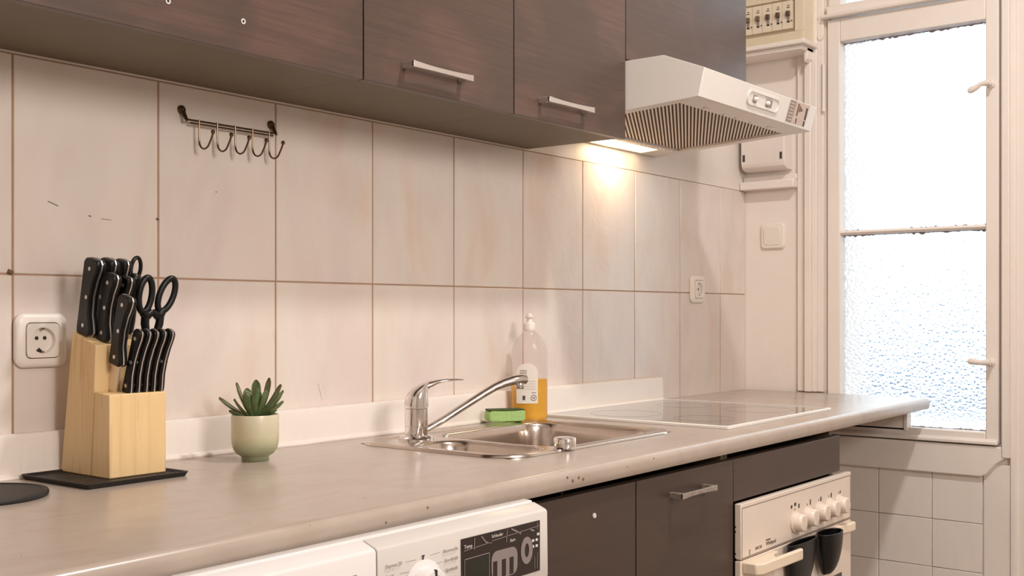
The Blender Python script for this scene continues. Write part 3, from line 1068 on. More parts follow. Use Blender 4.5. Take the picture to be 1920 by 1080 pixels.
for sx_, szz, w_, h_ in ((2.283, 0.7245, 0.008, 0.007), (2.302, 0.7275, 0.010, 0.007), (2.322, 0.7215, 0.006, 0.009), (2.384, 0.7215, 0.005, 0.012), (2.444, 0.7205, 0.006, 0.010), (2.505, 0.7215, 0.006, 0.010), (2.560, 0.722, 0.005, 0.006)):
    MB().box(sx_ - w_ / 2, sx_ + w_ / 2, oy - 0.0005, oy, szz - h_ / 2, szz + h_ / 2).build('printed_symbol', 'print_dark', pn, smooth=0)
MB().box(2.0765, 2.0815, oy - 0.0005, oy, 0.6545, 0.666).build('printed_symbol', 'print_grey', pn, smooth=0)
text_part('AKB 250', 0.0085, (2.104, oy - 0.0005, 0.6605), ROT_Y, 'print_dark', pn)
text_part('Whirlpool', 0.0115, (2.155, oy - 0.0005, 0.6610), ROT_Y, 'print_dark', pn)
MB().box(2.155, 2.176, oy - 0.0005, oy, 0.6710, 0.6735).build('printed_symbol', 'print_dark', pn, smooth=0)
for z in (0.716, 0.706, 0.662, 0.652):
    MB().disc('x', (ox0 - 0.0002, oy + 0.012, z), 0.0016, 0.001, 8).build('screw_dot', 'print_black', pn)
# handle: bracket, bar and the stub at the other end
m = MB()
m.prism([(2.046, oy), (2.046, oy - 0.030), (2.060, oy - 0.040), (2.240, oy - 0.045), (2.248, oy - 0.042), (2.248, oy - 0.034), (2.140, oy - 0.030), (2.158, oy - 0.016), (2.192, oy - 0.012), (2.192, oy)], 'z', 0.6225, 0.6455)
m.build('handle', 'cream_plastic', od, bevel=0.003, seg=3)
m = MB()
m.prism([(2.530, oy), (2.545, oy - 0.010), (2.590, oy - 0.017), (2.616, oy - 0.017), (2.622, oy - 0.010), (2.622, oy)], 'z', 0.624, 0.6445)
m.build('handle_stub', 'cream_plastic', od, bevel=0.003, seg=3)

# black scoops hanging from the oven handle -------------------------------------
def scoop(label, cx, ztop, w, hgt, yw, tip):
    o = thing('plastic_scoop', label, 'scoop', (cx, oy - 0.03, ztop - hgt), group='black scoops on the oven handle')
    n = 24
    def loop(s, off=0.0):
        k = math.sqrt(max(0, 1 - s ** 1.9))
        ww = (w / 2 - off) * max(k, 0.06)
        yy = (yw / 2 - off) * max(k ** 0.7, 0.08)
        sh = tip * s
        return [(cx + sh + ww * math.cos(2 * PI * i / n), oy - 0.0035 - yw / 2 + yy * math.sin(2 * PI * i / n) + (yw / 2 - yy) * 0.8, ztop - hgt * s) for i in range(n)]
    ss = [0, 0.08, 0.2, 0.35, 0.5, 0.65, 0.78, 0.88, 0.95, 1.0]
    m = MB()
    m.loft([loop(s, 0.002) for s in reversed(ss[:-2])] + [loop(s) for s in ss], False, True)
    b = m.build('cup', 'black_plastic', o)
    m = MB()
    m.tube([(p[0], p[1], p[2]) for p in loop(0.0, 0.0005)], 0.0016, 8, closed=True)
    m.build('rim', 'black_plastic', o)
    return o
scoop('black plastic scoop behind the bar end of the oven handle', 2.303, 0.6480, 0.146, 0.122, 0.026, -0.008)
scoop('black plastic scoop in front of the right stub of the oven handle', 2.433, 0.6490, 0.104, 0.100, 0.046, 0.004)

# ------------------------------------------------------------------ washing machine
wm = thing('washing_machine', 'white front-loading washing machine pushed under the worktop', 'washing machine', (0.99, -0.35, 0))
wx0, wx1, wy = 0.690, 1.296, -0.677
MB().box(wx0, wx1, -0.640, -0.06, 0.010, 0.755).build('body', 'white_glossy', wm, bevel=0.004)
m = MB()
m.prism([(-0.06, 0.757), (-0.06, 0.861), (-0.628, 0.861), (-0.6305, 0.8735), (-0.634, 0.8755), (-0.6475, 0.8745), (-0.6495, 0.8700), (-0.6495, 0.757)], 'x', wx0, wx1)
m.build('top_cover', 'white_glossy', wm, bevel=0.001)
def fascia(x0, x1, nm, mat):
    m = MB()
    pr = [(-0.650, 0.757), (-0.650, 0.8720), (-0.652, 0.8726), (-0.6715, 0.8655), (-0.6740, 0.8640), (-0.6757, 0.8615), (wy, 0.770), (-0.672, 0.757)]
    m.prism(pr, 'x', x0, x1)
    return m.build(nm, mat, wm, bevel=0.001)
fd = fascia(wx0, 0.9485, 'detergent_drawer', 'white_glossy')
MB().box(0.72, 0.915, wy - 0.0006, wy + 0.002, 0.838, 0.8405).build('drawer_grip_line', 'print_grey', fd, smooth=0)
fc = fascia(0.9505, wx1, 'control_panel', 'washer_panel')
m = MB()
m.box(wx0 + 0.002, wx1 - 0.002, -0.672, -0.640, 0.02, 0.7545)
fr = m.build('front_panel', 'white_glossy', wm, bevel=0.003)
m = MB()
n = 48
m.loft([[(0.989 + r * math.cos(2 * PI * k / n), yy, 0.45 + r * math.sin(2 * PI * k / n)) for k in range(n)] for r, yy in ((0.21, -0.672), (0.205, -0.690), (0.165, -0.697), (0.15, -0.68))], False, False)
m.build('porthole_ring', 'white_plastic', fr)
MB().disc('y', (0.989, -0.675, 0.45), 0.155, -0.006, 48, 0.12).build('porthole_glass', 'screen_black', fr)
# programme dial
dcx, dcz = 1.030, 0.8025
m = MB()
m.lathe([(0.036, 0), (0.036, 0.0012), (0.031, 0.0025), (0.0285, 0.003), (0.027, 0.018), (0.025, 0.0215), (0.019, 0.0225), (0.003, 0.0225)], 40)
m.xf(Matrix.Translation((dcx, wy + 0.0002, dcz)) @ Matrix.Rotation(PI / 2, 4, 'X'))
dl = m.build('programme_dial', 'white_glossy', fc)
m = MB()
m.lathe([(0.0185, 0.0), (0.0185, 0.0012), (0.017, 0.0018), (0.002, 0.0019)], 32)
m.xf(Matrix.Translation((dcx, wy - 0.0222, dcz)) @ Matrix.Rotation(PI / 2, 4, 'X'))
m.build('dial_cap', 'panel_black', dl)
MB().box(dcx - 0.0016, dcx + 0.0016, wy - 0.0232, wy - 0.018, dcz + 0.016, dcz + 0.0262).build('dial_pointer', 'print_black', dl, bevel=0.0004)
py = wy - 0.0006
text_part('Express 20', 0.0064, (0.9630, py, 0.8390), ROT_Y, 'print_grey', fc)
text_part('Sport', 0.0064, (0.9630, py, 0.8265), ROT_Y, 'print_grey', fc)
text_part('Baumwolle', 0.0064, (1.0965, py, 0.8400), ROT_Y, 'print_grey', fc, align='RIGHT')
text_part('Eco 40-60', 0.0064, (1.0965, py, 0.8275), ROT_Y, 'print_grey', fc, align='RIGHT')
text_part('Synthetik', 0.0064, (1.0965, py, 0.8150), ROT_Y, 'print_grey', fc, align='RIGHT')
text_part('Feinwäsche', 0.0064, (1.0965, py, 0.8030), ROT_Y, 'print_grey', fc, align='RIGHT')
for x0, z0, x1, z1 in ((0.9975, 0.8410, 1.0165, 0.8405), (0.988, 0.8285, 1.006, 0.8275), (1.043, 0.8415, 1.062, 0.8425), (1.052, 0.8285, 1.066, 0.8295), (1.062, 0.8165, 1.071, 0.8170)):
    MB().add([(x0, py, z0 - .0003), (x1, py, z1 - .0003), (x1, py, z1 + .0003), (x0, py, z0 + .0003)], [(0, 1, 2, 3)]).build('programme_line', 'print_grey', fc, smooth=0)
m = MB()
m.box(1.0275, 1.0325, py, wy, 0.8425, 0.8440)
m.box(1.0290, 1.0310, py, wy, 0.8375, 0.8435)
m.build('tap_symbol', 'print_dark', fc, smooth=0)
# black display field with its protective film and prints
m = MB()
m.box(1.1035, 1.2755, wy - 0.0008, wy + 0.001, 0.7800, 0.8520)
dp = m.build('display_field', 'panel_black', fc, bevel=0.0003)
pz = wy - 0.0012
MB().box(1.109, 1.160, pz, wy, 0.7800, 0.8240).build('display_screen', 'screen_black', dp, smooth=0)
def pstrip(pts, w, mat, nm):
    m = MB()
    for (x0, z0), (x1, z1) in zip(pts, pts[1:]):
        dx, dz = x1 - x0, z1 - z0
        L = math.hypot(dx, dz)
        ex, ez = -dz / L * w / 2, dx / L * w / 2
        m.add([(x0 - ex, pz - .0003, z0 - ez), (x1 - ex, pz - .0003, z1 - ez), (x1 + ex, pz - .0003, z1 + ez), (x0 + ex, pz - .0003, z0 + ez)], [(0, 1, 2, 3)])
    return m.build(nm, mat, dp, smooth=0)
pstrip([(1.107, 0.8360), (1.158, 0.8385), (1.166, 0.8375)], 0.0009, 'panel_grey', 'printed_line')
pstrip([(1.166, 0.8400), (1.272, 0.8445)], 0.0009, 'panel_grey', 'printed_line')
pstrip([(1.129, 0.8500), (1.1285, 0.8340)], 0.0014, 'panel_grey', 'printed_line')
pstrip([(1.143, 0.8500), (1.152, 0.8410), (1.158, 0.8385)], 0.0018, 'panel_grey', 'printed_line')
pstrip([(1.109, 0.8245), (1.160, 0.8250)], 0.0012, 'panel_grey', 'screen_edge')
pstrip([(1.160, 0.8250), (1.160, 0.7810)], 0.0010, 'panel_grey', 'screen_edge')
pstrip([(1.109, 0.8250), (1.109, 0.7810)], 0.0010, 'panel_grey', 'screen_edge')
pstrip([(1.199, 0.8505), (1.197, 0.8335)], 0.0012, 'panel_grey', 'printed_line')
pstrip([(1.208, 0.8500), (1.230, 0.8400)], 0.0022, 'panel_grey', 'printed_line')
pstrip([(1.252, 0.8420), (1.261, 0.8390)], 0.0022, 'panel_grey', 'printed_line')
pstrip([(1.268, 0.8500), (1.268, 0.8400)], 0.0012, 'panel_grey', 'printed_line')
pstrip([(1.268, 0.8070), (1.268, 0.7850)], 0.0010, 'panel_grey', 'printed_line')
pstrip([(1.262, 0.8020), (1.262, 0.7850)], 0.0010, 'panel_grey', 'printed_line')
text_part('Temp', 0.0072, (1.1075, pz - .0003, 0.8385), ROT_Y, 'print_white', dp)
text_part('Schleuder', 0.0062, (1.1650, pz - .0003, 0.8440), ROT_Y, 'print_white', dp)
text_part('Start', 0.0062, (1.2050, pz - .0003, 0.8320), ROT_Y, 'print_white', dp)
def ring2d(cx, cz, a, b, ai, bi, nm, mat='panel_grey'):
    m = MB()
    n = 36
    m.loft([[(cx + r1 * math.cos(2 * PI * k / n), y, cz + r2 * math.sin(2 * PI * k / n)) for k in range(n)] for r1, r2, y in ((a, b, wy - .0008), (a, b, pz - .0004), (ai, bi, pz - .0004), (ai, bi, wy - .0008))], False, False)
    return m.build(nm, mat, dp)
ring2d(1.2435, 0.8140, 0.0135, 0.0190, 0.0052, 0.0100, 'button_outline')
m = MB()
o1 = rrect(1.165, 1.222, 0.7860, 0.8245, 0.012)
m.loft([[(x, wy - .0008, z) for x, z in o1], [(x, pz - .0002, z) for x, z in o1]])
m.build('button_block', 'panel_grey', dp)
for x in (1.1725, 1.1915, 1.2085):
    MB().box(x - 0.0045, x + 0.0045, pz - .0004, pz, 0.7875, 0.8110).build('button_field', 'panel_black', dp, smooth=0)
for x, z in ((1.258, 0.8170), (1.2665, 0.8170), (1.258, 0.8255), (1.2665, 0.8255), (1.270, 0.8330)):
    MB().box(x - 0.0026, x + 0.0026, pz - .0004, pz, z - 0.0018, z + 0.0018).build('printed_symbol', 'print_white', dp, smooth=0)
MB().disc('x', (wx1 - 0.001, -0.660, 0.838), 0.005, 0.004, 14).build('side_stud', 'panel_grey', wm)

# ------------------------------------------------------------------ sockets, switch, boxes on the walls
def plate(o, cx, cz, s, y0, d, mat, nm, par, r=0.012, dome=0.004):
    m = MB()
    a = rrect(cx - s, cx + s, cz - s, cz + s, r)
    b = rrect(cx - s + dome, cx + s - dome, cz - s + dome, cz + s - dome, r * .8)
    m.loft([[(x, y0, z) for x, z in a], [(x, y0 - d * .55, z) for x, z in a], [(x, y0 - d, z) for x, z in b]], False, True)
    return m.build(nm, mat, par)
def socket(cx, cz, label, broken):
    o = thing('power_socket', label, 'socket', (cx, 0.0, cz - 0.041))
    m = MB()
    ra = rrect(cx - 0.0415, cx + 0.0415, cz - 0.0415, cz + 0.0415, 0.015, 9)
    rb_ = rrect(cx - 0.0390, cx + 0.0390, cz - 0.0390, cz + 0.0390, 0.013, 9)
    rc = rrect(cx - 0.0350, cx + 0.0350, cz - 0.0350, cz + 0.0350, 0.011, 9)
    rd = rrect(cx - 0.0276, cx + 0.0276, cz - 0.0276, cz + 0.0276, 0.008, 9)
    m.loft([[(x, -0.0007, z) for x, z in ra], [(x, -0.0060, z) for x, z in ra], [(x, -0.0090, z) for x, z in rb_], [(x, -0.0108, z) for x, z in rc], [(x, -0.0114, z) for x, z in rd], [(x, -0.0030, z) for x, z in rd]], False, False)
    fr = m.build('frame', 'white_plastic', o)
    # square insert with a round well
    n = 40
    angs = [2 * PI * i / 48 for i in range(48)]
    def sqr(h):
        o_ = []
        for a in angs:
            r = h / (abs(math.cos(a)) ** 9 + abs(math.sin(a)) ** 9) ** (1 / 9)
            o_.append((cx + r * math.cos(a), cz + r * math.sin(a)))
        return o_
    sq_ = sqr(0.0270)
    m = MB()
    lp = [[(x, -0.0020, z) for x, z in sq_], [(x, -0.0130, z) for x, z in sqr(0.0262)]]
    for r, y in ((0.0197, -0.0130), (0.0190, -0.0045), (0.0015, -0.0045)):
        lp.append([(cx + r * math.cos(a), y, cz + r * math.sin(a)) for a in angs])
    m.loft(lp, False, True)
    ins = m.build('insert', 'white_plastic', o)
    for dx in (-0.0065, 0.0065):
        MB().disc('y', (cx + dx, -0.0050, cz + 0.0035 if broken else cz), 0.0030, 0.0010, 14).build('contact_hole', 'print_black', ins)
    for s in (1, -1):
        if broken and s == -1:
            m = MB()
            m.prism([(cx - 0.008, cz - 0.0165), (cx - 0.003, cz - 0.0115), (cx + 0.004, cz - 0.018), (cx + 0.001, cz - 0.019)], 'y', -0.0062, -0.0046)
            m.build('broken_clip_gap', 'print_black', ins, smooth=0)
        MB().box(cx - 0.002, cx + 0.002, -0.0125, -0.0105, cz + s * 0.0160, cz + s * 0.0192).build('earth_clip', 'steel_brushed', ins, smooth=0)
    return o
socket(0.895, 1.1065, 'white wall socket with a broken earth clip behind the knife block', True)
socket(2.9745, 1.2185, 'white wall socket on the tiles beyond the extractor hood lamp', False)

# light switch on the window wall
sw = thing('light_switch', 'white square rocker light switch on the painted wall beside the window', 'light switch', (XW, -0.099, 1.351))
def plx(cy, cz, s, x0, d, mat, nm, par, r=0.012, dome=0.004):
    m = MB()
    a = rrect(cy - s, cy + s, cz - s, cz + s, r)
    b = rrect(cy - s + dome, cy + s - dome, cz - s + dome, cz + s - dome, r * .8)
    m.loft([[(x0, y, z) for y, z in a], [(x0 - d * .55, y, z) for y, z in a], [(x0 - d, y, z) for y, z in b]], False, True)
    m.f = [tuple(reversed(q)) for q in m.f]
    return m.build(nm, mat, par)
plx(-0.099, 1.3915, 0.0405, XW, 0.010, 'white_plastic', 'frame', sw)
m = MB()
a = rrect(-0.127, -0.071, 1.363, 1.420, 0.007)
m.loft([[(XW - 0.0095, y, z) for y, z in a], [(XW - 0.0115 - 0.0035 * (z - 1.363) / .057, y, z) for y, z in a]])
m.build('rocker', 'white_plastic', sw, bevel=0.001)

# fuse box -------------------------------------------------------------------------
fb = thing('fuse_box', 'beige ribbed fuse box with five breakers on the short wall', 'fuse box', (XW - 0.05, -0.12, 1.981))
fx = XW - 0.095
m = MB()
m.box(fx + 0.012, XW, -0.240, -0.002, 1.981, 2.26)
bb = m.build('box', 'fuse_beige', fb, bevel=0.004)
m = MB()
m.box(fx, fx + 0.012, -0.240, -0.002, 1.981, 2.010)
m.box(fx, fx + 0.012, -0.240, -0.212, 2.010, 2.26)
m.box(fx, fx + 0.012, -0.212, -0.002, 2.112, 2.26)
m.build('cover_frame', 'fuse_beige', fb, bevel=0.0015)
m = MB()
y = -0.236
while y < -0.006:
    m.box(fx - 0.0010, fx, y, y + 0.0018, 1.984, 2.008)
    m.box(fx - 0.0010, fx, y, y + 0.0018, 2.114, 2.255)
    y += 0.0040
rb = m.build('ribs', 'fuse_beige', fb, smooth=0)
rb['kind'] = 'stuff'
by = -0.206
cols = ['brown_switch', 'brown_switch', 'brown_switch', 'olive_switch', 'olive_switch', 'olive_switch']
for i in range(6):
    y0, y1 = by + i * 0.0335, by + i * 0.0335 + 0.0325
    b = MB().box(fx - 0.004, fx + 0.012, y0, min(y1, -0.003), 2.020, 2.106).build('breaker', 'breaker', fb, bevel=0.001)
    yc = (y0 + y1) / 2 - 0.004
    MB().box(fx - 0.014, fx - 0.004, yc - 0.0055, yc + 0.0055, 2.058, 2.073).build('toggle', cols[i], b, bevel=0.001)
    MB().box(fx - 0.006, fx - 0.004, yc - 0.004, yc + 0.004, 2.044, 2.058).build('toggle_slot', 'print_grey', b, smooth=0)
    MB().box(fx - 0.0046, fx - 0.004, yc - 0.0045, yc + 0.0045, 2.0385, 2.043).build('printed_mark', 'print_black', b, smooth=0)
    MB().box(fx - 0.0046, fx - 0.004, yc - 0.0125, yc - 0.0090, 2.040, 2.045).build('printed_mark', 'print_dark', b, smooth=0)
    MB().box(fx - 0.0046, fx - 0.004, yc - 0.004, yc + 0.006, 2.084, 2.0865).build('printed_mark', 'print_dark', b, smooth=0)
    MB().box(fx - 0.0046, fx - 0.004, yc - 0.003, yc + 0.003, 2.090, 2.0925).build('printed_mark', 'print_dark', b, smooth=0)

# junction box below the hood ------------------------------------------------------
jb = thing('junction_box', 'small white painted junction box with two slots above the wall ledge', 'junction box', (XW, -0.09, 1.598))
jx = XW - 0.062
m = MB()
m.prism([(XW, 1.74), (jx, 1.74), (jx, 1.622), (jx + 0.006, 1.608), (jx + 0.020, 1.600), (XW, 1.598)], 'y', -0.163, -0.016)
m.build('box', 'paint_white', jb, bevel=0.002)
for y in (-0.152, -0.026):
    MB().box(jx - 0.0008, jx + 0.002, y - 0.004, y + 0.004, 1.628, 1.650).build('slot', 'print_dark', jb, bevel=0.0003)

# ------------------------------------------------------------------ hook rack
hr = thing('hook_rack', 'bronze wire hook rack with five ball-tipped hooks on the tiles', 'hook rack', (1.25, 0.0, 1.43))
bz, byy = 1.4800, -0.016
m = MB()
m.tube([(1.153, byy, bz), (1.347, byy, bz)], 0.0018, 8)
m.tube([(1.160, byy + 0.001, bz - 0.0045), (1.341, byy + 0.001, bz - 0.0045)], 0.0014, 8)
m.build('bar', 'antique_metal', hr)
for x in (1.1525, 1.3475):
    m = MB()
    m.tube([(x, byy, bz - 0.002), (x - .0005, byy + 0.004, bz + 0.004), (x - .001, -0.006, bz + 0.012), (x - .001, -0.004, bz + 0.018)], [0.0026, 0.0034, 0.0048, 0.0060], 10)
    mo = m.build('wall_mount', 'antique_metal', hr)
    m = MB()
    m.lathe([(0.0078, 0), (0.0074, 0.0025), (0.005, 0.0050), (0.001, 0.0060)], 20)
    m.xf(Matrix.Translation((x - .001, -0.0012, bz + 0.018)) @ Matrix.Rotation(PI / 2, 4, 'X'))
    m.build('mount_disc', 'antique_metal', mo)
for x in (1.1765, 1.2150, 1.2535, 1.2920, 1.3300):
    m = MB()
    pts = [(x, byy - 0.0005, bz + 0.003), (x, byy - 0.001, bz - 0.015), (x, byy - 0.001, bz - 0.032)]
    for a in range(15, 151, 15):
        r = 0.0150
        pts.append((x, byy - 0.001 - r + r * math.cos(math.radians(a)), bz - 0.034 - r * math.sin(math.radians(a))))
    pts += [(x, byy - 0.036, bz - 0.031), (x, byy - 0.039, bz - 0.0245)]
    m.tube(pts, 0.0016, 8)
    hk = m.build('hook', 'antique_metal', hr)
    m = MB()
    m.lathe([(0.0005, -0.0038), (0.0022, -0.0031), (0.0036, -0.0012), (0.0036, 0.0012), (0.0022, 0.0031), (0.0005, 0.0038)], 14, (x, byy - 0.0395, bz - 0.0225))
    m.build('ball_tip', 'antique_metal', hk)

# ------------------------------------------------------------------ soap bottle and sponge
BX, BYY = 2.050, -0.071
bt = thing('soap_bottle', 'clear washing-up liquid bottle with amber soap and a white cap', 'bottle', (BX, BYY, CT))
def ell(a, b, z, n=40, p=2.6, ang=-0.75):
    pts = []
    ca, sa = math.cos(ang), math.sin(ang)
    for i in range(n):
        t = 2 * PI * i / n
        c, s = math.cos(t), math.sin(t)
        x = a * math.copysign(abs(c) ** (2 / p), c)
        y = b * math.copysign(abs(s) ** (2 / p), s)
        pts.append((BX + x * ca - y * sa, BYY + x * sa + y * ca, CT + z))
    return pts
A, B = 0.0425, 0.0270
bprof = [(0.92, 0.90, 0.0008), (0.985, 0.97, 0.004), (1, 1, 0.010), (1, 1, 0.10), (0.975, 0.98, 0.125), (0.985, 0.985, 0.150), (0.93, 0.95, 0.166), (0.80, 0.86, 0.180), (0.58, 0.72, 0.193), (0.38, 0.58, 0.2025), (0.30, 0.46, 0.2055), (0.30, 0.46, 0.2075)]
m = MB()
m.loft([ell(A * a, B * b, z, p=2.6 if z < .18 else 2.2) for a, b, z in bprof], True, False)
m.build('shell', 'clear_plastic', bt)
m = MB()
m.loft([ell(A * .90, B * .87, 0.002), ell(A * .965, B * .945, 0.0055), ell(A * .975, B * .96, 0.011), ell(A * .975, B * .96, 0.0955), ell(A * .95, B * .93, 0.0956)])
m.build('amber_soap', 'amber', bt)
m = MB()
m.lathe([(0.0128, 0), (0.0128, 0.0018), (0.0135, 0.0022), (0.0135, 0.0165), (0.0120, 0.0185), (0.0075, 0.0200), (0.0075, 0.0205)], 28, (BX, BYY, CT + 0.2065))
cpb = m.build('cap', 'white_plastic', bt)
m = MB()
m.lathe([(0.0072, 0), (0.0066, 0.006), (0.0058, 0.0085), (0.0098, 0.0105), (0.0098, 0.0135), (0.0062, 0.0150), (0.0058, 0.0185), (0.003, 0.0200), (0.0005, 0.0202)], 20, (BX, BYY, CT + 0.2270))
m.build('push_pull_spout', 'white_plastic', cpb)
# back label wrapped on the shell
m = MB()
n = 14
ca, sa = math.cos(-0.75), math.sin(-0.75)
def shell_pt(tx, z, out=0.0006):
    # front side (-y local)
    x = A * tx
    y = -B * (1 - abs(tx) ** 2.6) ** (1 / 2.6) - out
    return (BX + x * ca - y * sa, BYY + x * sa + y * ca, CT + z)
vs, fs = [], []
top = lambda s: 0.112 + 0.020 * math.sqrt(max(0.0, 1 - (2 * s - 1) ** 2))
nz_ = 8
for i in range(n + 1):
    s = i / n
    tx = -0.80 + 1.16 * s
    for j in range(nz_ + 1):
        vs.append(shell_pt(tx, 0.040 + (top(s) - 0.040) * j / nz_))
for i in range(n):
    for j in range(nz_):
        a = i * (nz_ + 1) + j
        fs.append((a, a + nz_ + 1, a + nz_ + 2, a + 1))
m.add(vs, fs)
lb = m.build('label', 'label_paper' if 'label_paper' in M else 'white_plastic', bt)
def lprint(x0, x1, z0, z1, mat='print_grey'):
    m = MB()
    nn = 4
    vs = []
    for i in range(nn + 1):
        tx = x0 + (x1 - x0) * i / nn
        vs += [shell_pt(tx, z0, 0.0010), shell_pt(tx, z1, 0.0010)]
    m.add(vs, [(2 * i, 2 * i + 2, 2 * i + 3, 2 * i + 1) for i in range(nn)])
    m.build('label_print', mat, lb, smooth=0)
for i in range(4):
    lprint(-0.55, 0.22, 0.0725 + 0.006 * i, 0.0735 + 0.006 * i, 'sticker_beige')
for i in range(3):
    lprint(-0.62, -0.25, 0.104 + 0.005 * i, 0.1062 + 0.005 * i)
lprint(0.0, 0.25, 0.0640, 0.0655)
lprint(-0.48, -0.34, 0.0480, 0.0580, 'print_dark')
m = MB()
cx_, cz_ = 0.12, 0.0530
ringp = []
for r in (0.0068, 0.0056):
    ringp.append([shell_pt(cx_ + r * math.cos(2 * PI * k / 24) / A, cz_ + r * math.sin(2 * PI * k / 24), 0.0010) for k in range(24)])
m.loft(ringp, False, False)
m.build('label_print', 'print_dark', lb, smooth=0)
lprint(0.06, 0.18, 0.0510, 0.0550, 'print_grey')

sg = thing('sponge', 'light green kitchen sponge with a dark scouring side by the sink', 'sponge', (1.946, -0.081, CT + 0.0062), rot=(0, 0, math.radians(-33)))
m = MB()
def spl(x, z0, z1, k):
    return [(x, -0.0205 * k, z0), (x, 0.0205 * k, z0), (x, 0.0205 * k, z1), (x, -0.0205 * k, z1)]
m.loft([spl(-0.0425, 0.003, 0.020, .9), spl(-0.036, 0.0, 0.0245, 1), spl(-0.012, 0.0, 0.0235, .94), spl(0.012, 0.0, 0.0235, .94), spl(0.036, 0.0, 0.0245, 1), spl(0.0425, 0.003, 0.022, .92)])
m.build('foam', 'sponge_green', sg, bevel=0.002)
m = MB()
m.loft([spl(-0.0405, 0.0232, 0.0270, .93), spl(0.0405, 0.0232, 0.0270, .95)])
m.build('scouring_pad', 'sponge_scour', sg, bevel=0.001)

# ------------------------------------------------------------------ potted succulent
PX, PY = 1.205, -0.132
pp = thing('potted_succulent', 'small green succulent in a sage and cream glazed pot', 'potted plant', (PX, PY, CT))
m = MB()
m.lathe([(0.022, 0.0), (0.0228, 0.0012), (0.0228, 0.006), (0.0245, 0.0085), (0.031, 0.0125), (0.0362, 0.0195), (0.0388, 0.029), (0.0396, 0.040), (0.0396, 0.0755), (0.0388, 0.0778), (0.0372, 0.0778), (0.0362, 0.0755), (0.0355, 0.060)], 48, (PX, PY, CT), cap1=False)
m.build('pot', 'pot', pp)
m = MB()
m.lathe([(0.0362, 0.069), (0.030, 0.0705), (0.018, 0.072), (0.002, 0.0725)], 32, (PX, PY, CT), cap0=False)
m.build('soil', 'soil', pp)
def leaf(az, el, L, wd, base_r=0.004, z0=0.071, roll=0.0):
    n = 10
    loops = []
    bend = 0.18
    for i in range(n + 1):
        s = i / n
        w = wd * (0.45 + 0.55 * math.sin(min(1, s * 1.15) * PI * 0.62)) * (1 if s < 0.80 else math.sqrt(max(0.02, 1 - ((s - 0.80) / 0.205) ** 2)))
        th = 0.0030 * (1 - 0.45 * s) * (1 if s < 0.9 else 0.6)
        x = L * s
        z = L * bend * s * (1 - s) * -1.0
        loops.append([(x, w / 2 * math.cos(a), z + th * math.sin(a) + 0.0022 * math.cos(a) ** 2) for a in [2 * PI * k / 10 for k in range(10)]])
    m = MB()
    m.loft(loops)
    mt = Matrix.Translation((PX + base_r * math.cos(az), PY + base_r * math.sin(az), CT + z0)) @ Matrix.Rotation(az, 4, 'Z') @ Matrix.Rotation(-el, 4, 'Y') @ Matrix.Rotation(roll, 4, 'X')
    m.xf(mt)
    lf = m.build('leaf', 'leaf', pp)
    m = MB()
    rim = [lp[0] for lp in loops[3:]] + [lp[5] for lp in reversed(loops[3:])]
    m.tube(rim, 0.0007, 5)
    m.xf(mt)
    m.build('leaf_margin', 'leaf_edge', lf)
VR = math.atan2(-math.cos(PSI), math.sin(PSI))      # world azimuth of "right in the photograph"
for a, e, L, w_ in ((180, 34, 0.058, 0.0125), (162, 66, 0.060, 0.0125), (196, 20, 0.036, 0.011), (140, 78, 0.046, 0.012), (20, 60, 0.060, 0.0125), (-8, 52, 0.056, 0.013),
                    (4, 36, 0.045, 0.0125), (60, 72, 0.064, 0.0125), (100, 68, 0.062, 0.0125), (-70, 74, 0.050, 0.0135), (-40, 66, 0.050, 0.0125), (-110, 70, 0.044, 0.013), (-150, 52, 0.040, 0.012),
                    (40, 46, 0.050, 0.0115), (-20, 26, 0.036, 0.011), (130, 44, 0.044, 0.011)):
    leaf(VR + math.radians(a), math.radians(e * 0.92), L * 1.12, w_ * 1.25, 0.004 + 0.004 * random.random(), 0.0705, random.uniform(-.4, .4))

# ------------------------------------------------------------------ trivet, tray, knife block, knives
tv = thing('round_trivet', 'round flat black trivet lying on the worktop near the tray', 'trivet', (0.735, -0.142, CT))
m = MB()
m.lathe([(0.082, 0.0003), (0.0845, 0.0015), (0.0850, 0.0050), (0.0835, 0.0075), (0.0800, 0.0078), (0.0785, 0.0062), (0.002, 0.0062)], 64, (0.735, -0.142, CT))
m.build('plate', 'black_matte', tv)

ty = thing('black_tray', 'thin black rectangular tray with a low rim under the knife block', 'tray', (0.940, -0.110, CT), rot=(0, 0, math.radians(1.5)))
m = MB()
TX, TY = 0.0865, 0.0885
oo = rrect(-TX, TX, -TY, TY, 0.006)
ii = rrect(-TX + 0.004, TX - 0.004, -TY + 0.004, TY - 0.004, 0.004)
jj = rrect(-TX + 0.007, TX - 0.007, -TY + 0.007, TY - 0.007, 0.004)
m.loft([[(x, y, 0.0003) for x, y in ii], [(x, y, 0.0075) for x, y in oo], [(x, y, 0.0075) for x, y in ii], [(x, y, 0.0040) for x, y in jj]])
m.build('base', 'black_matte', ty)
m = MB()
for i in range(6):
    m.box(TX - 0.040 + i * 0.006, TX - 0.038 + i * 0.006, -TY + 0.012, -TY + 0.026, 0.0040, 0.0052)
m.build('rib_marks', 'print_dark', ty, smooth=0)

kx0, kx1 = 0.918, 1.0145
KZ = CT + 0.0043
kb = thing('knife_block', 'pale pine knife block with a tall slanted back and a low front', 'knife block', (0.966, -0.10, KZ))
m = MB()
m.prism([(-0.0225, KZ), (-0.1065, KZ), (-0.1195, 1.1010), (-0.0545, 1.1200)], 'x', kx0, kx1)
m.build('tall_section', 'pine', kb, bevel=0.0015)
m = MB()
m.prism([(-0.1070, KZ), (-0.1555, KZ), (-0.1555, 1.0280), (-0.1160, 1.0305)], 'x', kx0, kx1)
m.build('low_section', 'pine', kb, bevel=0.0015)

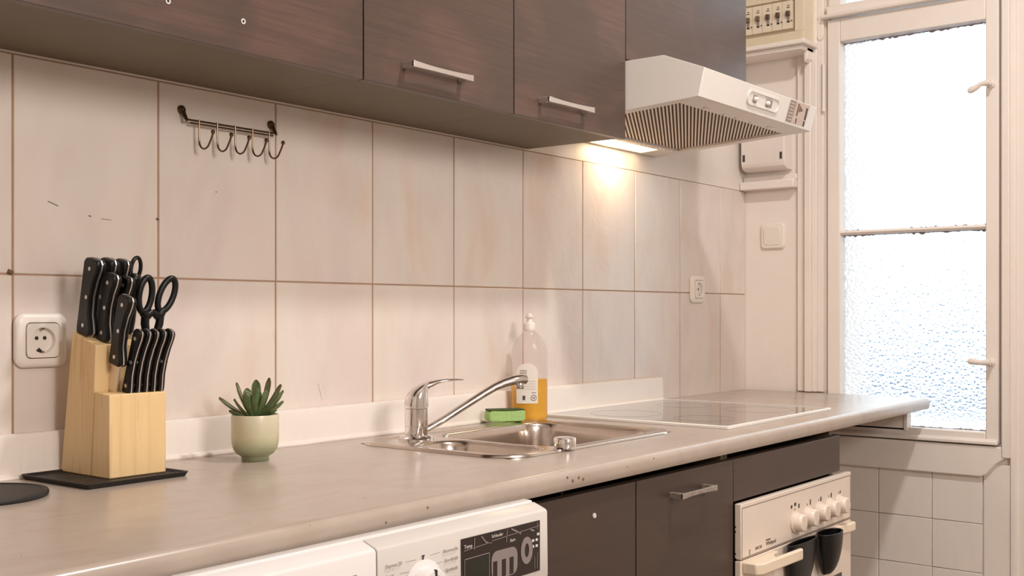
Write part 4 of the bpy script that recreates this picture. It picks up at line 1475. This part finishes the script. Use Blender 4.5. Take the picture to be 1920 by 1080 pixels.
def knife(label, x, y, z, L, Wd, lean, th=0.0150, rivets=3, blade=0.004, roll=0.0, style=0, grp='knives in the pine block'):
    o = thing('kitchen_knife' if style == 0 else 'steak_knife', label, 'knife', (x, y, z), group=grp, rot=(lean, roll, 0))
    # outline in (y, z); -y faces the viewer
    fr = [(0.0, 0.46), (0.05, 0.62), (0.12, 0.56), (0.28, 0.34), (0.50, 0.28), (0.70, 0.40), (0.86, 0.60), (0.94, 0.62), (0.985, 0.50)]
    bk = [(1.0, -0.10), (0.985, -0.36), (0.93, -0.48), (0.6, -0.47), (0.3, -0.46), (0.08, -0.46), (0.0, -0.42)]
    out = [(-Wd * k, L * s) for s, k in fr] + [(-Wd * k, L * s) for s, k in bk]
    for sgn in (-1, 1):
        m = MB()
        m.prism(out, 'x', sgn * 0.0010, sgn * th / 2)
        if sgn < 0:
            m.f = [tuple(reversed(f)) for f in m.f]
        m.build('handle_scale', 'black_plastic', o, bevel=0.0022, seg=2)
    m = MB()
    cy = sum(p[0] for p in out) / len(out)
    cz = L / 2
    m.prism([(cy + (p[0] - cy) * 1.07, cz + (p[1] - cz) * 1.012) for p in out], 'x', -0.0010, 0.0010)
    m.build('tang', 'blade', o, smooth=30)
    for i in range(rivets):
        zz = L * (0.12 + 0.74 * i / max(1, rivets - 1))
        for sgn in (-1, 1):
            m = MB()
            m.disc('x', (sgn * (th / 2 - 0.0005), -Wd * 0.06, zz), 0.0031, sgn * 0.0010, 14)
            m.build('rivet', 'blade', o)
    m = MB()
    m.prism([(-Wd * 0.36, 0.002), (-Wd * 0.36, -blade), (Wd * 0.40, -blade), (Wd * 0.40, 0.002)], 'x', -0.0011, 0.0011)
    m.build('blade', 'blade', o, smooth=0)
    return o
LE = math.radians(12.5)
knife('largest black-handled knife at the tile side of the block, nearest the socket', 0.9305, -0.0715, 1.1165, 0.118, 0.034, LE, th=0.0165)
knife('black-handled knife second in the rear row of the block', 0.9555, -0.0700, 1.1165, 0.119, 0.031, LE, th=0.0165)
knife('black-handled knife third in the rear row of the block beside the sharpening steel', 0.9800, -0.0680, 1.1170, 0.118, 0.027, LE)
knife('black-handled knife in the front slot of the tall section, showing three rivets', 0.9425, -0.1020, 1.1070, 0.104, 0.027, LE)
knife('black-handled knife half hidden between the front-slot knife and the scissors', 0.9690, -0.1010, 1.1070, 0.100, 0.022, LE)
knife('black-handled knife with bare steel blade showing above the low section', 0.9430, -0.1345, 1.0710, 0.108, 0.028, math.radians(15), th=0.0145, blade=0.0410)
sk = ['first', 'second', 'third', 'fourth', 'fifth']
for i in range(5):
    knife('slim black steak knife, %s of five in the low section counted from the bare blade' % sk[i], 0.9565 + 0.0132 * i, -0.1400, 1.0285, 0.101, 0.017, math.radians(19), th=0.0102, rivets=3 if i in (0, 4) else 2, blade=0.0015, style=1, grp='steak knives in the low section')

st = thing('sharpening_steel', 'black sharpening steel handle with a hanging loop in the block', 'sharpening steel', (1.003, -0.0700, 1.1165), rot=(LE, 0, 0))
m = MB()
m.lathe([(0.0060, 0.0), (0.0085, 0.003), (0.0095, 0.02), (0.0090, 0.06), (0.0105, 0.086), (0.0100, 0.092), (0.006, 0.096)], 20)
m.build('handle', 'black_plastic', st)
m = MB()
lp = [(0.0085 * math.cos(math.radians(a)), 0, 0.104 + 0.0175 * math.sin(math.radians(a))) for a in range(0, 360, 15)]
m.tube(lp, 0.0032, 8, closed=True)
m.build('hanging_loop', 'black_plastic', st)

sc = thing('kitchen_scissors', 'black-handled kitchen scissors standing in the knife block', 'scissors', (1.000, -0.108, 1.104), rot=(math.radians(6), 0, 0))
m = MB()
def loop_pts(cx, cz, a, b, tilt, n=28):
    pts = []
    for i in range(n):
        t = 2 * PI * i / n
        x, z = a * math.cos(t), b * math.sin(t)
        pts.append((cx + x * math.cos(tilt) + z * math.sin(tilt), 0, cz - x * math.sin(tilt) + z * math.cos(tilt)))
    return pts
m.tube(loop_pts(0.0050, 0.0730, 0.0112, 0.0270, 0.10), 0.0046, 10, closed=True, sec=(1.15, 1.0))
m.tube([(0.002, 0, 0.046), (0.006, 0, 0.042), (0.011, 0, 0.041), (0.0185, 0, 0.047)], [0.0062, 0.0075, 0.0070, 0.0050], 10)
m.tube([(0.007, 0, 0.042), (0.007, 0, 0.028), (0.010, 0, 0.014), (0.013, 0, 0.002)], [0.0065, 0.0068, 0.0060, 0.0045], 10)
m.build('handle', 'black_plastic', sc)
m = MB()
m.tube(loop_pts(0.0430, 0.0735, 0.0125, 0.0275, 0.36), 0.0046, 10, closed=True, sec=(1.15, 1.0))
m.tube([(0.037, 0, 0.047), (0.033, 0, 0.043), (0.027, 0, 0.041), (0.0195, 0, 0.047)], [0.0066, 0.0078, 0.0070, 0.0050], 10)
m.tube([(0.034, 0, 0.043), (0.033, 0, 0.028), (0.029, 0, 0.014), (0.024, 0, 0.002)], [0.0065, 0.0066, 0.0060, 0.0045], 10)
m.build('handle', 'black_plastic', sc)
m = MB()
m.tube([(0.010, 0, 0.010), (0.019, 0, 0.008), (0.028, 0, 0.010)], [0.005, 0.0060, 0.005], 10)
m.disc('y', (0.0190, -0.0075, 0.008), 0.0042, 0.004, 18)
m.build('pivot', 'steel_brushed', sc)
m = MB()
m.prism([(0.009, 0.006), (0.026, 0.006), (0.022, -0.0045), (0.013, -0.0045)], 'y', -0.0012, 0.0012)
m.build('blades', 'blade', sc, smooth=0)

# ------------------------------------------------------------------ ceiling lamp above the picture, added fill light behind it
def ceiling_lamp(label, x, y, r, power, soft, nm):
    o = thing(nm, label, 'ceiling lamp', (x, y, ZC))
    m = MB()
    m.lathe([(r * .55, 0), (r * .55, -0.02), (r, -0.025), (r * .98, -0.050), (r * .8, -0.075), (r * .4, -0.092), (0.002, -0.097)], 32, (x, y, ZC - 0.001))
    m.f = [tuple(reversed(f)) for f in m.f]
    m.build('glass_shade', 'ceiling_glow', o)
    l = bpy.data.lights.new(nm, 'AREA')
    l.shape = 'DISK'
    l.size = soft
    l.energy = power
    l.color = LAMP_COL
    lo = bpy.data.objects.new('bulb', l)
    COL.objects.link(lo)
    lo.parent = o
    lo.location = (0, 0, -0.105)
    return o
ceiling_lamp('round white glass ceiling lamp over the middle of the kitchen', 1.80, -1.32, 0.12, LAMP_POWER, 0.16, 'ceiling_lamp')
fill_o = thing('added_fill', 'wide round fill light, unseen and added, opposite the worktop', 'fill light', (0.80, YF, 2.05))  # unseen fill added to brighten tiles and cabinets from the front
m = MB()
m.lathe([(0.20, 0), (0.38, 0.01), (0.38, 0.030), (0.34, 0.055), (0.20, 0.072), (0.002, 0.076)], 40)
m.xf(Matrix.Translation((0.80, YF + 0.001, 2.05)) @ Matrix.Rotation(-PI / 2, 4, 'X'))
m.build('glass_shade', 'ceiling_glow', fill_o)  # glowing face of the added fill
l = bpy.data.lights.new('added_fill', 'AREA')
l.shape = 'DISK'
l.size = 0.70
l.energy = FILL_POWER
l.color = LAMP_COL
lo = bpy.data.objects.new('bulb', l)
COL.objects.link(lo)
lo.parent = fill_o
lo.location = (0, 0.085, 0)
lo.rotation_euler = (PI / 2, 0, 0)
